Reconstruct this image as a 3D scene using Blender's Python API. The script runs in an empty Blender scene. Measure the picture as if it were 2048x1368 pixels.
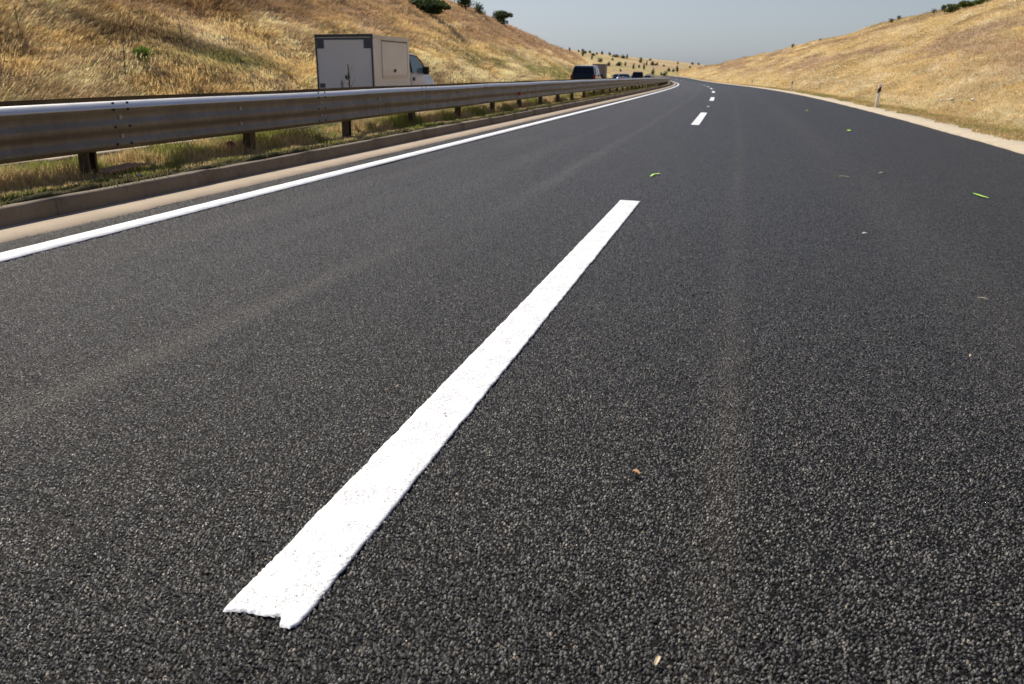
import bpy, math, random
import numpy as np
from mathutils import Vector, Matrix
R = math.radians
SC = bpy.context.scene
COL = SC.collection

# ------------------------------------------------------------------ camera, sky, sun, exposure
CAM_H, F_PX, PITCH, ROLL = 1.313, 1745.04, R(17.592), R(-1.197)
fw = Vector((0, math.cos(PITCH), -math.sin(PITCH)))
up0 = Vector((0, math.sin(PITCH), math.cos(PITCH)))
ri0 = Vector((1, 0, 0))
ri = ri0*math.cos(ROLL) - up0*math.sin(ROLL)
up = ri0*math.sin(ROLL) + up0*math.cos(ROLL)
cam = bpy.data.objects.new('camera', bpy.data.cameras.new('camera')); COL.objects.link(cam)
m = Matrix.Identity(4)
for i in range(3):
    m[i][0], m[i][1], m[i][2] = ri[i], up[i], -fw[i]
m[2][3] = CAM_H
cam.matrix_world = m
cam.data.sensor_width = 36.0
cam.data.lens = F_PX/2048*36
cam.data.clip_start = 0.05; cam.data.clip_end = 60000
cam.data.dof.use_dof = True
cam.data.dof.focus_distance = 4.2
cam.data.dof.aperture_fstop = 6.3
SC.camera = cam

SUN_EL, SUN_AZ = R(47), R(-41)          # azimuth clockwise from +Y
world = bpy.data.worlds.new('World'); SC.world = world; world.use_nodes = True
wn = world.node_tree
sky = wn.nodes.new('ShaderNodeTexSky'); sky.sky_type = 'NISHITA'; sky.sun_disc = False
sky.sun_elevation = SUN_EL; sky.sun_rotation = SUN_AZ
sky.air_density = 1.0; sky.dust_density = .7; sky.ozone_density = 1.2; sky.altitude = 200
bg = wn.nodes['Background']; bg.inputs['Strength'].default_value = 0.078
tint = wn.nodes.new('ShaderNodeMix'); tint.data_type = 'RGBA'; tint.blend_type = 'MULTIPLY'; tint.inputs[0].default_value = 1.0
tint.inputs[7].default_value = (.81, .81, .96, 1)       # hazy blue-grey summer air
wn.links.new(sky.outputs[0], tint.inputs[6])
# summer haze low in the sky: towards grey-blue and a little dimmer near the horizon
def wnode(t, **kw):
    x = wn.nodes.new('ShaderNode'+t)
    for a, b in kw.items(): setattr(x, a, b)
    return x
wtc, wsep = wnode('TexCoord'), wnode('SeparateXYZ'); wn.links.new(wtc.outputs['Generated'], wsep.inputs[0])
bw = wnode('RGBToBW'); wn.links.new(tint.outputs[2], bw.inputs[0])
hz = wnode('VectorMath', operation='SCALE'); hz.inputs[0].default_value = (.895, 1.0, 1.085); wn.links.new(bw.outputs[0], hz.inputs['Scale'])
f1 = wnode('MapRange'); wn.links.new(wsep.outputs[2], f1.inputs[0])
for i, v in enumerate((.0, .32, .85, .0)): f1.inputs[i+1].default_value = v
mxh = wnode('Mix', data_type='RGBA'); wn.links.new(f1.outputs[0], mxh.inputs[0]); wn.links.new(tint.outputs[2], mxh.inputs[6]); wn.links.new(hz.outputs[0], mxh.inputs[7])
f2 = wnode('MapRange'); wn.links.new(wsep.outputs[2], f2.inputs[0])
for i, v in enumerate((.0, .09, .86, 1.0)): f2.inputs[i+1].default_value = v
dim = wnode('VectorMath', operation='SCALE'); wn.links.new(mxh.outputs[2], dim.inputs[0]); wn.links.new(f2.outputs[0], dim.inputs['Scale'])
wn.links.new(dim.outputs[0], bg.inputs['Color'])
sun = bpy.data.lights.new('sun', 'SUN'); sun.energy = 4.6; sun.angle = R(0.53); sun.color = (1.0, 0.93, 0.82)
so = bpy.data.objects.new('sun', sun); COL.objects.link(so)
sd = Vector((math.sin(SUN_AZ)*math.cos(SUN_EL), math.cos(SUN_AZ)*math.cos(SUN_EL), math.sin(SUN_EL)))
so.rotation_euler = sd.to_track_quat('Z', 'Y').to_euler(); so.location = (0, 0, 60)
SC.view_settings.view_transform = 'Standard'; SC.view_settings.look = 'None'
SC.view_settings.exposure = 0.35; SC.view_settings.gamma = 1.0
SC.render.engine = 'CYCLES'

# ------------------------------------------------------------------ road geometry in (s along, n to the right)
PSI, X0, K0, KP = R(14.168), -1.0728, 5.72e-4, -4.34e-7
GC, G3, CR = -7.49e-5, 1.972e-7, -0.0094
SMAX, DS = 760.0, 0.5
_u = np.arange(-40.0, SMAX, DS)
_th = PSI-(K0*_u+.5*KP*_u*_u)
_cx = np.concatenate([[0], np.cumsum((np.sin(_th[1:])+np.sin(_th[:-1]))*.5*DS)])
_cy = np.concatenate([[0], np.cumsum((np.cos(_th[1:])+np.cos(_th[:-1]))*.5*DS)])
_i0 = int(40/DS); _cx += X0-_cx[_i0]; _cy -= _cy[_i0]
def zroad(s):
    s = np.clip(s, 0, 300.); return GC*s*s+G3*s**3
def P3(s, n, z=0.0):
    """world position of road coordinates (arrays allowed)"""
    s = np.asarray(s, float); n = np.asarray(n, float); z = np.asarray(z, float)
    x = np.interp(s, _u, _cx); y = np.interp(s, _u, _cy); t = np.interp(s, _u, _th)
    nn = np.clip(n, -18, 9)
    return np.stack(np.broadcast_arrays(x+n*np.cos(t), y-n*np.sin(t), z+zroad(s)+nn*CR), -1)
def head(s): return float(np.interp(s, _u, _th))
def V3(s, n, z=0.0): return Vector(P3(s, n, z).tolist())
def sn_of(x, y):
    d = (_cx-x)**2+(_cy-y)**2; i = int(np.argmin(d)); t = _th[i]
    dx, dy = x-_cx[i], y-_cy[i]
    return _u[i]+dx*math.sin(t)+dy*math.cos(t), dx*math.cos(t)-dy*math.sin(t)
def ray(u, v):
    a, b = (u-1024)/F_PX, (684-v)/F_PX
    d = ri*a+up*b+fw
    return d/math.hypot(d.x, d.y)
def smooth(e0, e1, x):
    t = np.clip((np.asarray(x, float)-e0)/(e1-e0), 0, 1); return t*t*(3-2*t)

# ------------------------------------------------------------------ value noise
def _hash(ix, iy, seed):
    h = (ix.astype(np.int64)*374761393+iy.astype(np.int64)*668265263+seed*1442695041) & 0xffffffff
    h = ((h ^ (h >> 13))*1274126177) & 0xffffffff
    return ((h ^ (h >> 16)) & 0xffffff)/float(0xffffff)
def vnoise(x, y, seed=0):
    x = np.asarray(x, float); y = np.asarray(y, float)
    ix, iy = np.floor(x), np.floor(y); fx, fy = x-ix, y-iy
    fx = fx*fx*(3-2*fx); fy = fy*fy*(3-2*fy)
    a, b = _hash(ix, iy, seed), _hash(ix+1, iy, seed); c, d = _hash(ix, iy+1, seed), _hash(ix+1, iy+1, seed)
    return (a*(1-fx)+b*fx)*(1-fy)+(c*(1-fx)+d*fx)*fy
def fbm(x, y, o=4, seed=0):
    r = 0; a = .5; t = 0
    for i in range(o):
        r = r+a*vnoise(x*2**i+17.3*i, y*2**i-9.1*i, seed+i); t += a; a *= .5
    return r/t

# ------------------------------------------------------------------ mesh helpers
def mesh_np(name, V, F, mat=None, parent=None, smooth_=False, uv=None, col=None):
    """V (k,3), F (m,3) or (m,4)"""
    V = np.ascontiguousarray(V, np.float32).reshape(-1, 3); F = np.ascontiguousarray(F, np.int32)
    me = bpy.data.meshes.new(name)
    me.vertices.add(len(V)); me.vertices.foreach_set('co', V.ravel())
    k = F.shape[1]
    me.loops.add(F.size); me.loops.foreach_set('vertex_index', F.ravel())
    me.polygons.add(len(F)); me.polygons.foreach_set('loop_start', np.arange(0, F.size, k, dtype=np.int32))
    if smooth_: me.polygons.foreach_set('use_smooth', np.ones(len(F), bool))
    if uv is not None:
        l = me.uv_layers.new(name='road'); l.data.foreach_set('uv', np.asarray(uv, np.float32)[F.ravel()].ravel())
    if col is not None:
        c = np.ones((len(V), 4), np.float32); c[:, :3] = col
        at = me.color_attributes.new('Col', 'FLOAT_COLOR', 'POINT'); at.data.foreach_set('color', c.ravel())
    me.update(calc_edges=True); me.validate()
    if mat: me.materials.append(mat)
    o = bpy.data.objects.new(name, me); COL.objects.link(o)
    if parent: o.parent = parent
    return o
def grid_faces(a, b, flip=False, off=0):
    i = np.arange(a-1)[:, None]*b+np.arange(b-1)[None, :]
    f = np.stack([i, i+b, i+b+1, i+1], -1).reshape(-1, 4)
    if flip: f = f[:, ::-1]
    return f+off
class MB:
    """collects polygons, linked as one mesh"""
    def __init__(s): s.v = []; s.f = []
    def poly(s, pts, faces):
        o = len(s.v); s.v += [tuple(p) for p in pts]; s.f += [[o+i for i in f] for f in faces]; return s
    def box(s, x0, x1, y0, y1, z0, z1):
        p = [(x, y, z) for z in (z0, z1) for y in (y0, y1) for x in (x0, x1)]
        return s.poly(p, [(0, 2, 3, 1), (4, 5, 7, 6), (0, 1, 5, 4), (2, 6, 7, 3), (0, 4, 6, 2), (1, 3, 7, 5)])
    def quad(s, *p): return s.poly(p, [(0, 1, 2, 3)])
    def tube(s, pts, rs, k=8, cap=True):
        pts = [Vector(p) for p in pts]; o = len(s.v)
        for i, p in enumerate(pts):
            d = (pts[min(i+1, len(pts)-1)]-pts[max(i-1, 0)]).normalized()
            a = d.orthogonal().normalized() if abs(d.z) > .99 else d.cross(Vector((0, 0, 1))).normalized()
            b = d.cross(a)
            for j in range(k):
                t = 2*math.pi*j/k; s.v.append(tuple(p+(a*math.cos(t)+b*math.sin(t))*rs[i]))
        for i in range(len(pts)-1):
            for j in range(k):
                s.f.append([o+i*k+j, o+i*k+(j+1) % k, o+(i+1)*k+(j+1) % k, o+(i+1)*k+j])
        if cap:
            s.f.append([o+j for j in range(k)][::-1]); s.f.append([o+(len(pts)-1)*k+j for j in range(k)])
        return s
    def prism(s, prof, y0, y1):
        """profile of (x,z) extruded along y"""
        k = len(prof)
        p = [(x, y0, z) for x, z in prof]+[(x, y1, z) for x, z in prof]
        return s.poly(p, [list(range(k)), list(range(2*k-1, k-1, -1))]+[[i, i+k, (i+1) % k+k, (i+1) % k] for i in range(k)])
    def build(s, name, mat, parent=None, smooth_=False, bevel=0):
        me = bpy.data.meshes.new(name); me.from_pydata(s.v, [], s.f)
        me.validate(); me.materials.append(mat)
        if smooth_:
            for p in me.polygons: p.use_smooth = True
        import bmesh
        b = bmesh.new(); b.from_mesh(me); bmesh.ops.recalc_face_normals(b, faces=b.faces); b.to_mesh(me); b.free()
        o = bpy.data.objects.new(name, me); COL.objects.link(o)
        if parent: o.parent = parent
        if bevel:
            mo = o.modifiers.new('bevel', 'BEVEL'); mo.width = bevel; mo.segments = 2; mo.limit_method = 'ANGLE'
        return o
def tag(o, label=None, cat=None, group=None, kind=None):
    if label: o['label'] = label
    if cat: o['category'] = cat
    if group: o['group'] = group
    if kind: o['kind'] = kind
    return o
def empty(name, loc, rz=0, rx=0, ry=0):
    o = bpy.data.objects.new(name, None); COL.objects.link(o); o.location = loc; o.rotation_euler = (rx, ry, rz)
    o.empty_display_size = .2; return o
def copy_tree(o, parent=None):
    c = o.copy(); COL.objects.link(c)
    if parent: c.parent = parent
    for ch in list(o.children): copy_tree(ch, c)
    return c

# ------------------------------------------------------------------ materials
class NT:
    def __init__(s, name):
        s.m = bpy.data.materials.new(name); s.m.use_nodes = True; s.t = s.m.node_tree
        s.b = s.t.nodes['Principled BSDF']; s.out = s.t.nodes['Material Output']
    def n(s, typ, **kw):
        x = s.t.nodes.new('ShaderNode'+typ)
        for k, v in kw.items():
            if k.startswith('i_'):
                k2 = k[2:]; k2 = int(k2) if k2.isdigit() else k2.replace('_', ' '); s.set(x.inputs[k2], v)
            else: setattr(x, k, v)
        return x
    def set(s, sock, v):
        if isinstance(v, bpy.types.NodeSocket): s.t.links.new(v, sock)
        elif isinstance(v, bpy.types.Node): s.t.links.new(v.outputs[0], sock)
        else: sock.default_value = v
    def math(s, op, a, b=None, c=None, clamp=False):
        x = s.n('Math', operation=op, use_clamp=clamp); s.set(x.inputs[0], a)
        if b is not None: s.set(x.inputs[1], b)
        if c is not None: s.set(x.inputs[2], c)
        return x.outputs[0]
    def mix(s, f, a, b, typ='MIX'):
        x = s.n('Mix', data_type='RGBA', blend_type=typ); s.set(x.inputs[0], f); s.set(x.inputs[6], a); s.set(x.inputs[7], b); return x.outputs[2]
    def ramp(s, f, *st):
        x = s.n('ValToRGB'); s.set(x.inputs[0], f); e = x.color_ramp.elements
        while len(e) < len(st): e.new(.5)
        for i, (p, c) in enumerate(st):
            e[i].position = p; e[i].color = (c, c, c, 1) if isinstance(c, (int, float)) else (*c, 1)
        return x.outputs[0]
    def map(s, f, a, b, c=0., d=1.):
        x = s.n('MapRange', clamp=True); s.set(x.inputs[0], f)
        for i, v in enumerate((a, b, c, d)): x.inputs[i+1].default_value = v
        return x.outputs[0]
    def noise(s, vec, scale, det=3, rough=.55):
        x = s.n('TexNoise'); s.set(x.inputs['Vector'], vec); x.inputs['Scale'].default_value = scale
        x.inputs['Detail'].default_value = det; x.inputs['Roughness'].default_value = rough; return x.outputs['Fac']
    def bump(s, h, strength, dist):
        x = s.n('Bump'); s.set(x.inputs['Height'], h); x.inputs['Strength'].default_value = strength; x.inputs['Distance'].default_value = dist
        s.t.links.new(x.outputs[0], s.b.inputs['Normal']); return x
def plain(name, c, rough=.6, metal=0., var=.12, scale=12, spec=.5, bump=0.):
    t = NT(name); tc = t.n('TexCoord').outputs['Object']
    f = t.noise(tc, scale, 4)
    a = tuple(x*(1-var) for x in c)+(1,); b = tuple(min(1, x*(1+var)) for x in c)+(1,)
    t.set(t.b.inputs['Base Color'], t.mix(t.map(f, .3, .7), a, b))
    t.b.inputs['Roughness'].default_value = rough; t.b.inputs['Metallic'].default_value = metal
    t.b.inputs['Specular IOR Level'].default_value = spec
    if bump: t.bump(f, bump, .01)
    return t.m

def asphalt():
    t = NT('asphalt'); tc = t.n('TexCoord'); P = tc.outputs['Object']
    uv = t.n('UVMap'); uv.uv_map = 'road'
    sx = t.n('SeparateXYZ'); t.set(sx.inputs[0], uv.outputs[0]); S, N = sx.outputs[0], sx.outputs[1]
    w = t.n('TexNoise'); t.set(w.inputs['Vector'], P); w.inputs['Scale'].default_value = 60; w.inputs['Detail'].default_value = 2
    wv = t.n('VectorMath', operation='MULTIPLY_ADD'); t.set(wv.inputs[0], w.outputs['Color']); wv.inputs[1].default_value = (.011,)*3; t.set(wv.inputs[2], P)
    wo = wv.outputs[0]
    v1 = t.n('TexVoronoi', voronoi_dimensions='2D'); t.set(v1.inputs['Vector'], wo); v1.inputs['Scale'].default_value = 99; v1.inputs['Randomness'].default_value = 1
    v2 = t.n('TexVoronoi', voronoi_dimensions='2D'); t.set(v2.inputs['Vector'], wo); v2.inputs['Scale'].default_value = 205
    c1 = t.n('SeparateColor'); t.set(c1.inputs[0], v1.outputs['Color']); c2 = t.n('SeparateColor'); t.set(c2.inputs[0], v2.outputs['Color'])
    h1 = t.map(v1.outputs['Distance'], .10, .55, 1, 0); h1 = t.math('POWER', h1, .55)
    h1 = t.math('MULTIPLY', h1, t.map(c1.outputs[0], .05, .6, .22, 1.0))
    h2 = t.map(v2.outputs['Distance'], .1, .6, 1, 0); h2 = t.math('MULTIPLY', h2, t.map(c2.outputs[1], .25, 1, .0, .55))
    mesoh = t.noise(P, 22, 3)
    H = t.math('MAXIMUM', h1, h2)
    H = t.math('ADD', H, t.math('MULTIPLY', t.noise(P, 420, 3, .7), .18))
    H = t.math('ADD', H, t.math('MULTIPLY', mesoh, .35))
    # colour: bitumen film over grey stone, blacker in the gaps as painted cavity shade, some bare tan stones, dust in the wheel tracks
    st = t.ramp(c1.outputs[2], (0, (.023, .022, .0208)), (.35, (.048, .0465, .044)), (.7, (.100, .096, .090)), (.95, (.21, .20, .182)), (.975, (.22, .18, .13)), (1, (.34, .29, .22)))
    fine = t.noise(P, 700, 2)
    col = t.mix(t.map(H, .48, .93), (.006, .0057, .0052, 1), st)
    col = t.mix(t.math('MULTIPLY', t.map(fine, .45, .75, 0, .25), t.map(H, .6, 1.)), col, (.16, .152, .14, 1))
    cl_ = t.math('MULTIPLY', t.map(t.noise(P, 38, 3, .6), .3, .7, .62, 1.38), t.map(t.noise(P, 9, 3, .6), .3, .7, .86, 1.14))
    vs = t.n('VectorMath', operation='SCALE'); t.set(vs.inputs[0], col); t.set(vs.inputs['Scale'], cl_); col = vs.outputs[0]
    vs2 = t.n('VectorMath', operation='SCALE'); t.set(vs2.inputs[0], col); t.set(vs2.inputs['Scale'], t.map(N, .8, 3.8, 1.0, .80)); col = vs2.outputs[0]    # fresher mat on the right
    # wheel-track dust
    sv = t.n('CombineXYZ'); t.set(sv.inputs[0], t.math('MULTIPLY', S, .06)); t.set(sv.inputs[1], t.math('MULTIPLY', N, 1.6))
    long = t.noise(sv.outputs[0], 1.6, 4)
    sv2 = t.n('CombineXYZ'); t.set(sv2.inputs[0], t.math('MULTIPLY', S, .5)); t.set(sv2.inputs[1], t.math('MULTIPLY', N, 5.))
    pat = t.noise(sv2.outputs[0], 1.2, 4)
    def band(c, wdt):
        d = t.math('ABSOLUTE', t.math('SUBTRACT', N, c)); return t.map(d, 0, wdt, 1, 0)
    b = t.math('MULTIPLY', t.map(t.math('ABSOLUTE', t.math('SUBTRACT', N, t.map(S, 3., 8.5, -1.56, -1.12))), 0, .22, 1, 0), .50)
    b = t.math('MAXIMUM', b, t.math('MULTIPLY', band(-1.95, .5), .34))
    b = t.math('MAXIMUM', b, t.math('MULTIPLY', band(-3.0, .6), .35))
    b = t.math('MAXIMUM', b, t.math('MULTIPLY', band(1.08, .12), .24))
    b = t.math('MAXIMUM', b, t.math('MULTIPLY', band(2.6, .5), .16))
    b = t.math('MAXIMUM', b, t.map(N, 1.0, -2.6, .0, .26))
    dust = t.math('MULTIPLY', b, t.map(long, .3, .7, .35, 1.2))
    dust = t.math('MULTIPLY', dust, t.map(pat, .25, .7, .55, 1.1))
    dust = t.math('MULTIPLY', dust, t.map(H, .3, 1.1, .35, 1.3), clamp=True)
    col = t.mix(dust, col, (.20, .175, .14, 1))
    t.set(t.b.inputs['Base Color'], col)
    t.set(t.b.inputs['Roughness'], t.map(c1.outputs[1], 0, 1, .30, .78))
    t.set(t.b.inputs['Specular IOR Level'], t.map(H, .50, .95, .12, .60))
    disp = t.n('Displacement'); t.set(disp.inputs['Height'], H); disp.inputs['Midlevel'].default_value = 1.20; disp.inputs['Scale'].default_value = .0115
    t.t.links.new(disp.outputs[0], t.out.inputs['Displacement'])
    t.m.displacement_method = 'BOTH'
    return t.m

def paint():
    t = NT('road_paint'); P = t.n('TexCoord').outputs['Object']
    f = t.noise(P, 90, 3); pit = t.noise(P, 260, 2); cl = t.noise(P, 9, 3)
    pits = t.math('MULTIPLY', t.map(pit, .36, .41, 1, 0), t.map(cl, .40, .54, 0, 1))
    t.set(t.b.inputs['Base Color'], t.mix(t.math('MULTIPLY', pits, .85), t.mix(t.map(cl, .35, .7), (.84, .84, .83, 1), (.78, .78, .765, 1)), (.07, .068, .065, 1)))
    t.b.inputs['Roughness'].default_value = .55
    H = t.math('SUBTRACT', t.math('MULTIPLY', f, .6), t.math('MULTIPLY', pits, .9))
    t.bump(H, .8, .003); return t.m

def concrete(name, c1, c2, stain, sc=3):
    t = NT(name); P = t.n('TexCoord').outputs['Object']
    a = t.noise(P, sc, 5, .65); b = t.noise(P, 60, 4); g = t.noise(P, 12, 4)
    col = t.mix(t.map(a, .35, .65), (*c1, 1), (*c2, 1)); col = t.mix(t.map(g, .56, .74, 0, .6), col, (*stain, 1))
    col = t.mix(t.map(b, .3, .7, 0, .25), col, (*[x*.6 for x in c1], 1))
    t.set(t.b.inputs['Base Color'], col); t.b.inputs['Roughness'].default_value = .9
    t.bump(t.math('ADD', b, t.math('MULTIPLY', g, .6)), .5, .006); return t.m

def soil(name='dry_ground'):
    """ground below grass: colour attribute times streaky noise"""
    t = NT(name); P = t.n('TexCoord').outputs['Object']
    at = t.n('Attribute'); at.attribute_name = 'Col'
    mp = t.n('Mapping'); t.set(mp.inputs[0], P); mp.inputs['Scale'].default_value = (1, 1, 2.2); mp.inputs['Rotation'].default_value = (0, 0, .4)
    a = t.noise(mp.outputs[0], 2.6, 6, .7); b = t.noise(P, 14, 5, .7); c = t.noise(P, .5, 4)
    k = t.map(a, .3, .7, .55, 1.35); k = t.math('MULTIPLY', k, t.map(b, .3, .7, .7, 1.3)); k = t.math('MULTIPLY', k, t.map(c, .3, .7, .85, 1.15))
    v = t.n('VectorMath', operation='SCALE'); t.set(v.inputs[0], at.outputs['Color']); t.set(v.inputs['Scale'], k)
    t.set(t.b.inputs['Base Color'], v.outputs[0]); t.b.inputs['Roughness'].default_value = .95; t.b.inputs['Specular IOR Level'].default_value = .15
    t.bump(t.math('ADD', a, t.math('MULTIPLY', b, .5)), .9, .25); return t.m

def blade(name, trans=.35):
    t = NT(name); at = t.n('Attribute'); at.attribute_name = 'Col'
    t.set(t.b.inputs['Base Color'], at.outputs['Color']); t.b.inputs['Roughness'].default_value = .7; t.b.inputs['Specular IOR Level'].default_value = .25
    tr = t.n('BsdfTranslucent'); t.set(tr.inputs[0], at.outputs['Color'])
    mx = t.n('MixShader'); mx.inputs[0].default_value = trans
    t.t.links.new(t.b.outputs[0], mx.inputs[1]); t.t.links.new(tr.outputs[0], mx.inputs[2]); t.t.links.new(mx.outputs[0], t.out.inputs[0]); return t.m

def galvanised():
    t = NT('galvanised_steel'); P = t.n('TexCoord').outputs['Object']
    a = t.noise(P, 3, 5, .6); b = t.noise(P, 45, 3)
    mp = t.n('Mapping'); t.set(mp.inputs[0], P); mp.inputs['Scale'].default_value = (6, 6, .8)
    dr = t.noise(mp.outputs[0], 2.2, 4)
    col = t.mix(t.map(a, .3, .7), (.235, .195, .14, 1), (.18, .145, .10, 1))
    col = t.mix(t.map(dr, .5, .72, 0, .45), col, (.13, .10, .065, 1)); col = t.mix(t.map(b, .35, .75, 0, .2), col, (.34, .31, .26, 1))
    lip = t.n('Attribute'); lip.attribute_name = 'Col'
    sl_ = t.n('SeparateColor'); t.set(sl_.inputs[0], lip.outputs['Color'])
    col = t.mix(sl_.outputs[0], col, (.66, .64, .60, 1))          # sunlit highlight along the top lip, painted in as lighter colour
    t.set(t.b.inputs['Base Color'], col); t.b.inputs['Metallic'].default_value = .62; t.b.inputs['Specular IOR Level'].default_value = .32
    t.set(t.b.inputs['Roughness'], t.map(a, .3, .7, .42, .56)); t.bump(b, .15, .004); return t.m
M = dict(
    asphalt=asphalt(), paint=paint(), steel=galvanised(),
    kerb=concrete('kerb_concrete', (.235, .185, .125), (.18, .14, .095), (.10, .078, .05)),
    gutter=concrete('gutter_concrete', (.46, .36, .25), (.39, .305, .21), (.36, .29, .21), 2),
    edge=concrete('edge_concrete', (.50, .42, .30), (.42, .35, .25), (.34, .28, .18), 2),
    soil=soil(), blade=blade('dry_grass_blades'), leaf=blade('leaves', .3),
    post=plain('post_steel', (.085, .062, .042), .6, .3, .25, 20), bolt=plain('bolt_steel', (.55, .54, .5), .35, .8),
    dark=plain('dark_hole', (.02, .018, .015), .8), red=plain('red_reflector', (.5, .02, .02), .3),
    amber=plain('amber_lamp_spot', (.9, .35, .12), .3), white=plain('white_plastic', (.90, .88, .84), .45, 0, .05),
    black=plain('black_film', (.012, .01, .01), .5), green=plain('green_spray', (.42, .78, .07), .7, 0, .15, 60),
    carwhite=plain('white_panel', (.84, .77, .65), .45, 0, .04, 1.5), trim=plain('dark_trim', (.065, .062, .056), .5),
    vent=plain('vent_grey', (.10, .105, .11), .6), vanpaint=plain('white_car_paint', (.60, .58, .56), .25, 0, .03, 2),
    silver=plain('silver_paint', (.50, .49, .47), .3, .4, .05, 2), navy=plain('dark_blue_paint', (.02, .026, .045), .25, .2, .1, 2),
    bluegrey=plain('blue_grey_paint', (.16, .19, .24), .3, .3, .05, 2), teal=plain('teal_paint', (.02, .10, .15), .3, .3, .05, 2),
    brown=plain('brown_truck_panel', (.30, .25, .22), .6), tyre=plain('tyre_rubber', (.02, .02, .02), .85),
    rim=plain('wheel_rim', (.4, .4, .4), .35, .8), lamp=plain('tail_lamp', (.35, .012, .012), .25), bark=plain('bark', (.10, .075, .05), .9, 0, .3, 20),
    rock=plain('pale_stone', (.78, .70, .62), .9, 0, .2, 30, bump=.5), leafbrown=plain('dead_leaf', (.42, .22, .09), .7, 0, .3, 120),
    straw=plain('straw_bit', (.62, .50, .33), .8, 0, .15, 120), darkred=plain('dark_red_reflector', (.07, .006, .005), .35), litter=plain('red_litter', (.22, .012, .018), .6, 0, .3, 40),
    grille=plain('rusty_grate', (.33, .23, .15), .85, .1, .35, 40))
def glass(name, c, tr=0.):
    t = NT(name); t.b.inputs['Base Color'].default_value = (*c, 1); t.b.inputs['Roughness'].default_value = .06
    t.b.inputs['Specular IOR Level'].default_value = .35
    n = t.noise(t.n('TexCoord').outputs['Object'], 3); t.set(t.b.inputs['Roughness'], t.map(n, .3, .7, .04, .10)); return t.m
M['glass'] = glass('dark_glass', (.008, .01, .012)); M['cabglass'] = glass('cab_glass', (.13, .20, .20))

# ------------------------------------------------------------------ the road surface
def strip(s, cols, zf=None):
    s = np.asarray(s, float); cols = np.asarray(cols, float)
    S, N = np.meshgrid(s, cols, indexing='ij'); Z = zf(S, N) if zf else np.zeros_like(S)
    return S, N, P3(S, N, Z).reshape(-1, 3), grid_faces(len(s), len(cols), True)
RP = 11.0
# finely meshed disc sector round the camera foot (real relief of the stones), coarser sheet 8 mm lower beyond it
cam_s, cam_n = sn_of(0, 0)
k = 1.45
inv = np.arange(1/.95, 1/RP, -k/(CAM_H*F_PX/2))
rr = 1/inv
aa = np.arange(R(-60), R(60), k*.95/(F_PX/2)*1.05)
RR, AA = np.meshgrid(rr, aa, indexing='ij')
X, Y = (RR*np.sin(AA)).ravel(), (RR*np.cos(AA)).ravel()
def sn_np(X, Y):
    S = np.zeros_like(X); N = np.zeros_like(X)
    s = (X-X0)*math.sin(PSI)+Y*math.cos(PSI)
    for _ in range(4):
        cx = np.interp(s, _u, _cx); cy = np.interp(s, _u, _cy); t = np.interp(s, _u, _th)
        s = s+(X-cx)*np.sin(t)+(Y-cy)*np.cos(t)
    cx = np.interp(s, _u, _cx); cy = np.interp(s, _u, _cy); t = np.interp(s, _u, _th)
    return s, (X-cx)*np.cos(t)-(Y-cy)*np.sin(t)
S, N = sn_np(X, Y)
V = P3(S, N)
F = grid_faces(len(rr), len(aa), True)
ok = (N > -4.03) & (N < 6.34)
F = F[ok[F].all(1)]
used = np.zeros(len(V), bool); used[F.ravel()] = True; remap = np.cumsum(used)-1
Va, Fa, UVa = V[used], remap[F], np.stack([S, N], -1)[used]
ss = np.concatenate([np.arange(-30, 20, .5), np.arange(20, 80, 1.), np.arange(80, 320, 2.5), np.arange(320, 700, 10.)])
S, N, Vb, Fb = strip(ss, np.linspace(-4.05, 6.36, 12))
Vb[:, 2] -= .006
mesh_np('road', np.vstack([Va, Vb]), np.vstack([Fa, Fb+len(Va)]), M['asphalt'], smooth_=True,
        uv=np.vstack([UVa, np.stack([S.ravel(), N.ravel()], -1)]))
tag(bpy.data.objects['road'], kind='structure')
S, N, V, F = strip(ss, np.linspace(-17.9, -6.98, 10), lambda S, N: np.full_like(S, -.26))
tag(mesh_np('opposite_road', V, F, M['asphalt'], smooth_=True, uv=np.stack([S.ravel(), N.ravel()], -1)), kind='structure')

def profile_strip(name, prof, mat, s=None, kind='structure', zn=None, parent=None, smooth_=False):
    """prof: list of (n, z) from left to right swept along the road"""
    s = ss[ss < 420] if s is None else np.asarray(s, float)
    nn = np.array([p[0] for p in prof]); zz = np.array([p[1] for p in prof])
    S, N = np.meshgrid(s, nn, indexing='ij'); Z = np.broadcast_to(zz, S.shape).copy()
    if zn: N, Z = zn(S, N, Z)
    o = mesh_np(name, P3(S, N, Z).reshape(-1, 3), grid_faces(len(s), len(nn), True), mat, parent, smooth_)
    if kind: o['kind'] = kind
    return o
# gutters (thin concrete beside the asphalt)
fine_s = np.concatenate([np.arange(-6, 26, .06), np.arange(26, 60, .3), np.arange(60, 420, 2.)])
def gut(S, N, Z):
    e = (np.abs(N+4.04) < .01) | (np.abs(N+4.40) > 9)
    return N+np.where(np.abs(N+4.0) < .06, (fbm(S*5, N*0, 4, 3)-.5)*.03, 0), Z+np.where(N > -4.3, .010, .004)
profile_strip('gutter', [(-4.50, 0), (-4.2, 0), (-4.03, 0), (-4.005, -.02)], M['gutter'], fine_s, zn=gut)
profile_strip('gutter', [(-7.02, 0), (-6.85, 0), (-6.60, 0)], M['gutter'], zn=lambda S, N, Z: (N, Z-.25))
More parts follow.
